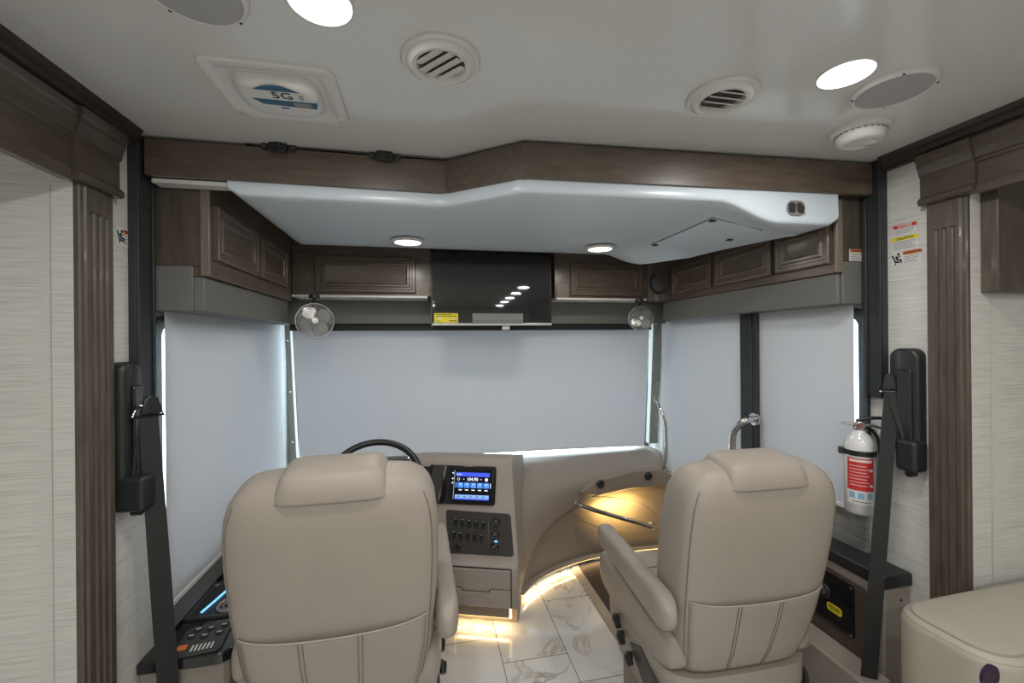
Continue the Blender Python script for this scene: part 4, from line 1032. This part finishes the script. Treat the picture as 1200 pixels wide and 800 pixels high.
b = B(); b.t(Matrix.Translation((-0.715,1.75,zt+0.001)))
b.torus((0,0,0.004), 0.042, 0.006, 32, 8); b.torus((0,0,0.003), 0.026, 0.003, 32, 8); obj('cup_ring', b, 'button', parent=t)

# ------------------------------------------------------------------ entry side console
t = thing('entry_console', 'beige console with dark top and brown control panel beside the passenger seat', 'console', (1.53, 1.45, 0))
X0 = 1.505
b = B(); b.box(X0, XR-0.0005, 1.165, 1.80, 0, Z-0.845); obj('body', b, 'leather', parent=t, bevel=0.006, seg=3)
b = B(); b.box(X0-0.012, XR-0.0008, 1.155, 1.80, Z-0.8445, Z-0.798); obj('top', b, 'black', parent=t, bevel=0.008, seg=3)
b = B(); b.t(RW((X0, 1.36, Z-1.00))); b.rings([[(x,y,q) for x,y in ((-0.15,-0.132),(0.15,-0.132),(0.16,0.10),(0.13,0.125),(-0.14,0.13))] for q in (0.0005,0.008)]); bp = obj('control_panel', b, 'brown_panel', parent=t, bevel=0.003)
b = B(); b.t(RW((X0-0.0085, 1.345, Z-0.985))); b.rrect(0.17, 0.19, 0.012, 0, 0.004, 4); pl_ = obj('black_plate', b, 'black_gloss', parent=bp)
for sx in (-1,1):
    for sy in (-1,1):
        b = B(); b.t(RW((X0-0.0126, 1.345+sx*0.075, Z-0.985+sy*0.085))); b.lathe([(0.004,0),(0.004,0.002),(0,0.002)], 10); obj('screw', b, 'alu', parent=pl_)
b = B(); b.t(RW((X0-0.0126, 1.375, Z-0.965))); b.torus((0,0,0.004), 0.022, 0.004, 24, 8); b.lathe([(0.016,0),(0.016,0.014),(0.012,0.018),(0,0.018)], 20); obj('rotary_switch', b, 'charcoal', parent=pl_)
b = B(); b.t(RW((X0-0.0127, 1.335, Z-1.015))); b.m('yellow'); b.rrect(0.060, 0.030, 0.010, 0, 0.001, 4); b.m('ink'); b.t(RW((X0-0.0139, 1.335, Z-1.012)))
b.box(-0.024,0.024,-0.002,0.001,0,0.0004); b.box(-0.02,0.02,0.004,0.006,0,0.0004); b.box(-0.02,0.02,-0.009,-0.007,0,0.0004); obj('yellow_tag', b, None, parent=pl_, smooth=0)
# hook and screw on the near end
b = B(); b.t(FW((1.573, 1.1645, Z-0.89))); b.lathe([(0.004,0),(0.004,0.002),(0,0.003)], 10); obj('screw', b, 'ink', parent=t)
b = B(); b.t(FW((1.575, 1.1645, Z-0.918))); b.rrect(0.016, 0.007, 0.003, 0, 0.006, 3); obj('catch', b, 'chrome', parent=t)
b = B(); b.box(1.40, X0-0.0005, 1.14, 1.80, 0, Z-1.135); o = obj('step_box', b, 'leather', bevel=0.008, seg=3); tag(o, 'low beige padded box against the foot of the entry side console', 'box')
# floor trim and dark edge of the stepwell
b = B(); a_ = [P(668,662,Z=0.004), P(683,662,Z=0.004)]; 
b.rings([[(0.875,1.3,0.0005),(0.93,1.3,0.0005),(0.93,2.66,0.0005),(0.875,2.66,0.0005)], [(0.878,1.3,0.010),(0.927,1.3,0.010),(0.927,2.66,0.010),(0.878,2.66,0.010)]]); struct('trim_step_edge', b, 'leather', bevel=0.002)
b = B(); b.box(0.9305, 1.50, 1.81, 2.62, 0.0005, 0.006); struct('trim_step_cover', b, 'carpet', smooth=0)

# ------------------------------------------------------------------ chrome door grab bars
def grab(pts, r_, label):
    p = [Vector(q) for q in pts]
    t = thing('grab_bar', label, 'grab bar', p[-1], group='chrome entry grab bars')
    b = B(); b.tube(smoothed(p, 2), r_, 12); obj('bar', b, 'chrome', parent=t)
    for q, w_ in ((p[0], p[1]), (p[-1], p[-2])):
        d_ = (q-w_).normalized(); b = B(); b.tube([q-d_*0.004, q+d_*0.006], r_*1.9, 14); obj('foot', b, 'chrome', parent=t)
grab([P(770,468,Y=2.62), P(774,480,Y=2.55), P(780,492,Y=2.53), P(781,515,Y=2.53), P(781,542,Y=2.53), P(776,552,Y=2.55), P(774,556,Y=2.60)], 0.012, 'tall chrome grab bar at the right corner pillar of the windshield')
grab([P(884,491,X=1.555), P(873,492,X=1.50), P(861,502,X=1.48), P(858,512,X=1.48), P(858,530,X=1.48), P(858,575,X=1.48), P(860,590,X=1.52)], 0.016, 'short chrome grab bar on the black post behind the passenger seat')

# ------------------------------------------------------------------ seat belts
def belt(side, yh0, yh1, z1, z0, boxr, strap, label, wb):
    X0 = XL if side < 0 else XR; s = -side
    t = thing('seat_belt', label, 'seat belt', (X0, (yh0+yh1)/2, z0), group='wall mounted seat belts')
    T = LW((X0, (yh0+yh1)/2, 0)) if side < 0 else RW((X0, (yh0+yh1)/2, 0))
    w_ = yh1-yh0
    b = B(); b.t(T); h_ = z1-z0; cz = (z0+z1)/2
    R = []
    for d_, q in ((0.0,0.0005),(0.0,0.022),(0.006,0.032),(0.016,0.036)):
        R.append([(x,y,q) for x,y in rr(w_-d_, h_-d_, w_*0.32, 6, 0, cz)])
    b.rings(R); hs = obj('cover', b, 'black', parent=t, smooth=50)
    b = B(); b.t(T); b.rrect(w_*0.5, h_*0.72, 0.008, 0.0365, 0.046, 4, w_*0.1, cz-0.02); obj('height_slider', b, 'black_gloss', parent=t, bevel=0.003)
    # retractor box
    b = B(); b.t(T); y0_, y1_, q0_, q1_, out = boxr; yc = ((yh0+yh1)/2)
    yy0, yy1 = (y0_-yc)*(1 if side < 0 else -1), (y1_-yc)*(1 if side < 0 else -1)
    yy0, yy1 = min(yy0,yy1), max(yy0,yy1)
    b.box(yy0, yy1, q0_, q1_, 0.0005, out); obj('retractor', b, 'black', parent=t, bevel=0.014, seg=4)
    b = B(); b.t(T @ Matrix.Translation(((yy0+yy1)/2, q0_-0.008, out*0.5))); b.lathe([(0.012,-0.012),(0.012,0.012)], 12); obj('bolt', b, 'black', parent=t)
    # guide loop and webbing
    g = Vector(strap[0]); e = Vector(strap[1]); d_ = (e-g)
    wd = Vector(wb)
    b = B(); b.tube([g-wd*0.7+Vector((0,0,0.0)), g-wd*0.5+Vector((0,0,0.03)), g+wd*0.5+Vector((0,0,0.03)), g+wd*0.7, g-wd*0.7], 0.005, 8); obj('guide_loop', b, 'chrome' if False else 'black_gloss', parent=t)
    b = B(); c_ = g+Vector((s*0.006,0,0.01)); b.rings([[c_+wd*a+Vector((k,0,q)) for a,q in ((-0.45,-0.005),(0.45,-0.005),(0.3,0.04),(0.12,0.05),(-0.12,0.05),(-0.3,0.04))] for k in (-0.006,0.006)]); obj('guide_cover', b, 'black', parent=t, bevel=0.004)
    n_ = d_.cross(wd).normalized()*0.0012
    b = B(); b.rings([[p_-wd*a*0.5-n_, p_+wd*a*0.5-n_, p_+wd*a*0.5+n_, p_-wd*a*0.5+n_] for p_, a in ((g,0.85),(g.lerp(e,.1),0.92),(g.lerp(e,.5),1),(g.lerp(e,0.95),1.0),(e,1))]); obj('webbing', b, 'web', parent=t)
    bx = (T @ Vector(((yy0+yy1)/2, q1_-0.01, out*0.6)))
    b = B(); d2 = bx-g; n2 = d2.cross(wd).normalized()*0.0012
    b.rings([[p_-wd*0.4-n2, p_+wd*0.4-n2, p_+wd*0.4+n2, p_-wd*0.4+n2] for p_ in (g, bx)]); obj('webbing', b, 'web', parent=t)
    return t
X_ = -0.83
g = P(174,487,X=-0.80); e = P(201,850,X=-0.76)
belt(-1, 1.388, 1.468, P(150,424,X=-0.84).z, P(150,565,X=-0.84).z, (1.392,1.470,P(160,603,X=-0.80).z,P(160,560,X=-0.80).z,0.082), (g, e), 'black seat belt hanging from the left wall beside the driver seat', (0.035,0.040,0))
g = P(1045,458,X=1.565); e = P(1018,795,X=1.44)
belt(1, 1.112, 1.203, P(1055,408,X=1.59).z, P(1055,530,X=1.59).z, (1.105,1.17,P(1060,552,X=1.56).z,P(1060,515,X=1.56).z,0.06), (g, e), 'black seat belt hanging from the right wall beside the fire extinguisher', (0.036,-0.026,0))

# ------------------------------------------------------------------ fire extinguisher
c = P(1008, 600, X=1.545); zb = c.z
t = thing('fire_extinguisher', 'white fire extinguisher with red label hung beside the right blind', 'fire extinguisher', (c.x, c.y, zb))
T = Matrix.Translation((c.x, c.y, zb)) @ Matrix.Rotation(math.radians(-40), 4, 'Z')
H = P(1008, 503, X=1.545).z - zb; R_ = 0.047
b = B(); b.t(T); b.lathe([(0.0,0.0),(0.038,0.0),(R_,0.008),(R_,H*0.78),(R_*0.93,H*0.86),(R_*0.68,H*0.93),(R_*0.4,H*0.97),(0.018,H),(0.0,H)], 40); cyl = obj('cylinder', b, 'white_metal', parent=t, smooth=50)
b = B(); b.t(T)
def lab(b, a0, a1, z0_, z1_, off, n=16):
    Ri = R_+off
    b.rings([[(Ri*math.sin(a0+(a1-a0)*k/n), -Ri*math.cos(a0+(a1-a0)*k/n), q) for k in range(n+1)] for q in (z0_, z1_)], caps=False, closed=False)
b.m('red'); lab(b, -1.0, 0.75, H*0.30, H*0.68, 0.0006)
b.m('paper')
lab(b, -0.85, 0.6, H*0.635, H*0.665, 0.0009)
for k in range(7): lab(b, -0.85, 0.25+0.15*(k%2), H*(0.585-0.038*k), H*(0.592-0.038*k), 0.0009)
lab(b, 0.42, 0.66, H*0.53, H*0.56, 0.0009); lab(b, 0.42, 0.66, H*0.35, H*0.38, 0.0009)
lab(b, -1.0, 0.75, H*0.14, H*0.295, 0.0006)
b.m('paleblue')
for k in range(3): lab(b, -0.85+0.55*k, -0.48+0.55*k, H*0.205, H*0.275, 0.0010)
b.m('ink'); lab(b, -0.5, 0.5, H*0.165, H*0.172, 0.0010); b.m('red'); lab(b, -0.62, -0.54, H*0.16, H*0.178, 0.0010)
obj('label_print', b, None, parent=cyl, smooth=60, recalc=False)
b = B(); b.t(T); b.lathe([(R_+0.0005,H*0.705),(R_+0.003,H*0.705),(R_+0.003,H*0.765),(R_+0.0005,H*0.765)], 40); b.box(-R_-0.016,-R_-0.001,-0.014,0.014,H*0.70,H*0.77); obj('strap', b, 'black', parent=t)
b = B(); b.t(T @ Matrix.Translation((0,0,H))); b.lathe([(0.018,-0.002),(0.020,0.006),(0.016,0.012),(0.014,0.026),(0,0.028)], 20); hd = obj('valve', b, 'alu', parent=t)
b = B(); b.t(T @ Matrix.Translation((0,-0.014,H+0.016)) @ Matrix.Rotation(PI/2, 4, 'X')); b.m('alu'); b.lathe([(0.015,0),(0.015,0.006),(0.012,0.008),(0.011,0.006)], 24); b.m('red'); b.lathe([(0.0112,0.001),(0.0112,0.006),(0,0.006)], 24); obj('gauge', b, None, parent=hd)
b = B(); b.t(T @ Matrix.Translation((0,0,H))); b.tube([(-0.01,0,0.03),(0.02,0,0.042),(0.06,0.01,0.044),(0.085,0.012,0.04)], [0.006,0.007,0.006,0.004], 8); obj('top_lever', b, 'black', parent=hd)
b = B(); b.t(T @ Matrix.Translation((0,0,H))); b.tube([(0.005,0,0.015),(0.04,0.008,0.016),(0.07,0.01,0.006)], [0.006,0.006,0.004], 8); obj('grip', b, 'alu', parent=hd)
b = B(); b.t(T @ Matrix.Translation((0,0,H))); b.tube([(-0.01,0,0.018),(-0.055,-0.004,0.022)], [0.006,0.0045], 10); obj('nozzle', b, 'alu', parent=hd)
b = B(); b.t(T @ Matrix.Translation((0,0,H))); b.tube(smoothed([Vector(q) for q in ((0.01,0.005,0.012),(0.04,0.012,0.0),(0.06,0.02,-0.04),(0.062,0.02,-0.09))]), 0.006, 8); obj('hose', b, 'black', parent=hd)
b = B(); b.box(c.x+0.02, XR-0.021, c.y+0.0, c.y+0.05, zb+0.05, zb+H*0.8); obj('wall_bracket', b, 'black', parent=t, bevel=0.003)

# ------------------------------------------------------------------ stickers
def sticker(T, rows_, label, w_, h_, group=None, icon=None):
    t = thing('warning_sticker', label, 'sticker', T.translation, group=group)
    b = B(); b.t(T); b.box(-w_/2, w_/2, -h_/2, h_/2, 0.0004, 0.0009); obj('film', b, 'paper', parent=t, smooth=0)
    b = B()
    for col_, word, yc, hh, x0_, x1_ in rows_:
        b.m(col_); b.t(T); b.box(x0_, x1_, yc-hh/2, yc+hh/2, 0.001, 0.0013)
        b.m('paper' if col_ == 'red' else 'ink'); b.t(T @ Matrix.Translation(((x0_+x1_)/2, yc, 0.0014))); b.text(word, hh*0.95, 0.0002, bold=0.0003)
    obj('heading', b, None, parent=t, smooth=0)
    return t
def lines(t, T, ys, x0_, x1_, hgt=0.0014):
    b = B(); b.t(T)
    for i, y_ in enumerate(ys): b.box(x0_, x1_-(0.012 if i % 3 == 2 else 0.003*(i%2)), y_-hgt/2, y_+hgt/2, 0.001, 0.0013)
    obj('small_print', b, 'ink', parent=t, smooth=0)
def seatman(t, T, cx, cy, s_):
    b = B(); b.t(T @ Matrix.Translation((cx, cy, 0.001)) @ Matrix.Scale(s_, 4))
    b.lathe([(0.16,0),(0.16,0.02),(0,0.02)], 14) if False else None
    def q(pts): b.rings([[(x,y,k) for x,y in pts] for k in (0, 0.03)])
    q([(-0.5,0.35),(-0.36,0.42),(-0.12,-0.25),(0.25,-0.30),(0.25,-0.45),(-0.2,-0.42)])      # seat
    q([(-0.18,0.20),(0.0,0.28),(0.12,-0.05),(0.42,-0.12),(0.40,-0.24),(-0.02,-0.2)])         # body and thigh
    q([(0.30,-0.15),(0.42,-0.13),(0.46,-0.5),(0.36,-0.5)]); q([(-0.05,0.15),(0.0,0.08),(0.34,0.16),(0.32,0.24)])
    q([(0.14+0.13*math.cos(a_), 0.42+0.13*math.sin(a_)) for a_ in [2*PI*k/12 for k in range(12)]])
    q([(-0.25,-0.45),(-0.15,-0.45),(-0.12,-0.6),(-0.22,-0.62)])
    obj('pictogram', b, 'ink', parent=t, smooth=0)
T = LW(P(148.5, 279, X=XL+0.0002) + Vector((0,0,0)))
t = sticker(T, [('orange','WARNING',0.016,0.013,-0.012,0.040)], 'small white sticker with orange band on the left wall strip', 0.088, 0.056)
lines(t, T, (0.003,-0.005,-0.012,-0.019), -0.012, 0.038); seatman(t, T, -0.027, 0.0, 0.034)
def rsp(u, v): return RW(P(u, v, X=XR-0.0002))
T = rsp(1060.5, 268); t = sticker(T, [('red','DANGER',0.011,0.012,-0.036,0.036)], 'white sticker with red heading on the right wall, topmost of the three', 0.072, 0.036)
lines(t, T, (-0.001,-0.007,-0.013), -0.03, 0.03)
T = rsp(1060.5, 284.5); t = sticker(T, [('yellow','CAUTION',0.017,0.013,-0.042,0.042)], 'white sticker with yellow heading on the right wall, middle of the three', 0.084, 0.054)
lines(t, T, (0.006,0.000,-0.006,-0.012,-0.018), -0.036, 0.036)
T = rsp(1062, 301); t = sticker(T, [('orange','WARNING',0.014,0.013,-0.008,0.046)], 'white sticker with orange heading and seated figure, lowest on the right wall', 0.092, 0.046)
lines(t, T, (0.001,-0.005,-0.012,-0.018), -0.006, 0.042); seatman(t, T, -0.028, -0.001, 0.034)
T = FW(P(1003.5, 299, Y=1.3025) + Vector((0,0,0))); t = sticker(T, [('orange','WARNING',0.016,0.011,-0.030,0.030)], 'small white sticker with orange band on the end of the right cabinet', 0.066, 0.044)
lines(t, T, (0.006,0.000,-0.006,-0.012,-0.017), -0.027, 0.027)

# ------------------------------------------------------------------ living area pieces at the right edge
b = B(); x_ = P(1170, 300, Y=0.95).x; zb_ = P(1185, 342, Y=0.95).z
b.box(x_, 2.55, 0.95, 0.9915, zb_, ZC-0.002)
o = obj('wall_cabinet', b, 'wood_z', bevel=0.003); tag(o, 'brown hanging cabinet end at the right edge of the photo above the sofa', 'cabinet')
t = thing('sofa', 'cream leather sofa with a round dark button on its rounded arm', 'sofa', (1.75, 0.0, 0))
b = B(); R = []
TSo = Matrix.Translation((1.665, 0.845, 0)) @ Matrix.Rotation(math.radians(2), 4, 'Z')
b.t(TSo)
for zz, ins in [(0.05,0.004),(0.06,0),(0.3,0),(0.55,0),(0.672,0)] + [(0.672+0.030*math.sin(a_), 0.030*(1-math.cos(a_))) for a_ in [PI/2*k/6 for k in range(1,7)]] + [(0.704,0.045),(0.7055,0.07)]:
    R.append([(x,y,zz) for x,y in rr(0.86-2*ins, 0.245-2*ins, 0.085-ins, 8)])
b.rings(R); arm = obj('arm', b, 'sofa', parent=t, smooth=80)
b = B(); b.t(TSo)
sp = [(x,y,0.7005) for x,y in rr(0.86-0.040, 0.245-0.040, 0.065, 8)]
b.tube(sp, 0.0030, 6, closed=True); b.tube([(x,y,0.688) for x,y in rr(0.86-0.012, 0.245-0.012, 0.079, 8)], 0.0016, 6, closed=True); obj('piping', b, 'sofa_seam', parent=arm)
c_ = P(1143, 783, Y=0.725)
b = B(); b.t(Fr(TSo @ Vector((TSo.inverted() @ Vector((c_.x, 0.72, c_.z))).xyz * Vector((1,1,1)).x if False else (TSo.inverted() @ c_).x * 1.0,) ) if False else TSo @ Matrix.Translation(((TSo.inverted() @ c_).x, -0.124, c_.z)) @ Matrix.Rotation(PI/2, 4, 'X')); b.lathe([(0.026,0),(0.026,0.006),(0.022,0.008),(0.020,0.006)], 28); bt = obj('button_ring', b, 'purple', parent=arm)
b = B(); b.t(TSo @ Matrix.Translation(((TSo.inverted() @ c_).x, -0.124, c_.z)) @ Matrix.Rotation(PI/2, 4, 'X')); b.lathe([(0.020,0.001),(0.020,0.0055),(0.0,0.0065)], 28); obj('button', b, 'black', parent=bt)
b = B(); b.sell((1.86, -0.15, 0.30), (0.42, 0.80, 0.17), 8, 40, 16, 4); obj('seat_cushion', b, 'sofa', parent=t, smooth=70)
b = B(); b.sell((2.36, -0.15, 0.58), (0.15, 0.80, 0.36), 8, 40, 16, 4); obj('backrest', b, 'sofa', parent=t, smooth=70)
b = B(); b.box(1.48, 2.5, -0.9, 0.66, 0.0, 0.16); obj('base', b, 'charcoal', parent=t, bevel=0.01)

# ------------------------------------------------------------------ light
def area(name, loc, size, power, col, rot=(0,0,0), shape='DISK', sy=None, spread=None):
    l = bpy.data.lights.new(name, 'AREA'); l.shape = shape; l.size = size; l.energy = power; l.color = col
    if sy: l.size_y = sy
    if spread: l.spread = spread
    o = bpy.data.objects.new(name, l); COL.objects.link(o); o.location = loc; o.rotation_euler = rot
    return o
for p in CL: area('ceiling_lamp_light', (p.x, p.y, ZC-0.012), 0.13, LP_CEIL, (1.0, 0.975, 0.95))
for p in BL: area('bunk_lamp_light', (p.x, p.y, Z+0.448), 0.11, LP_BUNK, (1.0, 0.95, 0.86))
for i in range(1, 27):
    p, n_ = ledpts[i]; area('toe_light', (p.x+n_.x*0.004, p.y+n_.y*0.004, p.z-0.0135), 0.008, 0.07, (1.0, 0.68, 0.33), shape='RECTANGLE', sy=0.06, rot=(0,0,math.atan2(n_.y, n_.x)))
area('register_light', TS @ Vector((0.23,0.145,0.055)), 0.26, 0.4, (1.0, 0.70, 0.36), shape='RECTANGLE', sy=0.02, rot=(0,0,SA))
pr = P(700, 588, Y=2.50)
pr = P(728, 600, Y=2.52)
area('recess_light', (pr.x, pr.y, pr.z), 0.22, 2.2, (1.0, 0.66, 0.22), shape='RECTANGLE', sy=0.014, rot=(math.radians(100),0,math.radians(-8)))

w = bpy.data.worlds.new('World'); sc.world = w; w.use_nodes = True
nt = w.node_tree; bg = nt.nodes['Background']
bg.inputs[0].default_value = (0.78, 0.88, 1.0, 1); bg.inputs[1].default_value = W_STR
sc.view_settings.view_transform = 'Standard'; sc.view_settings.look = 'None'; sc.view_settings.gamma = 1.0
sc.view_settings.exposure = EXPO; sc.view_settings.use_curve_mapping = False
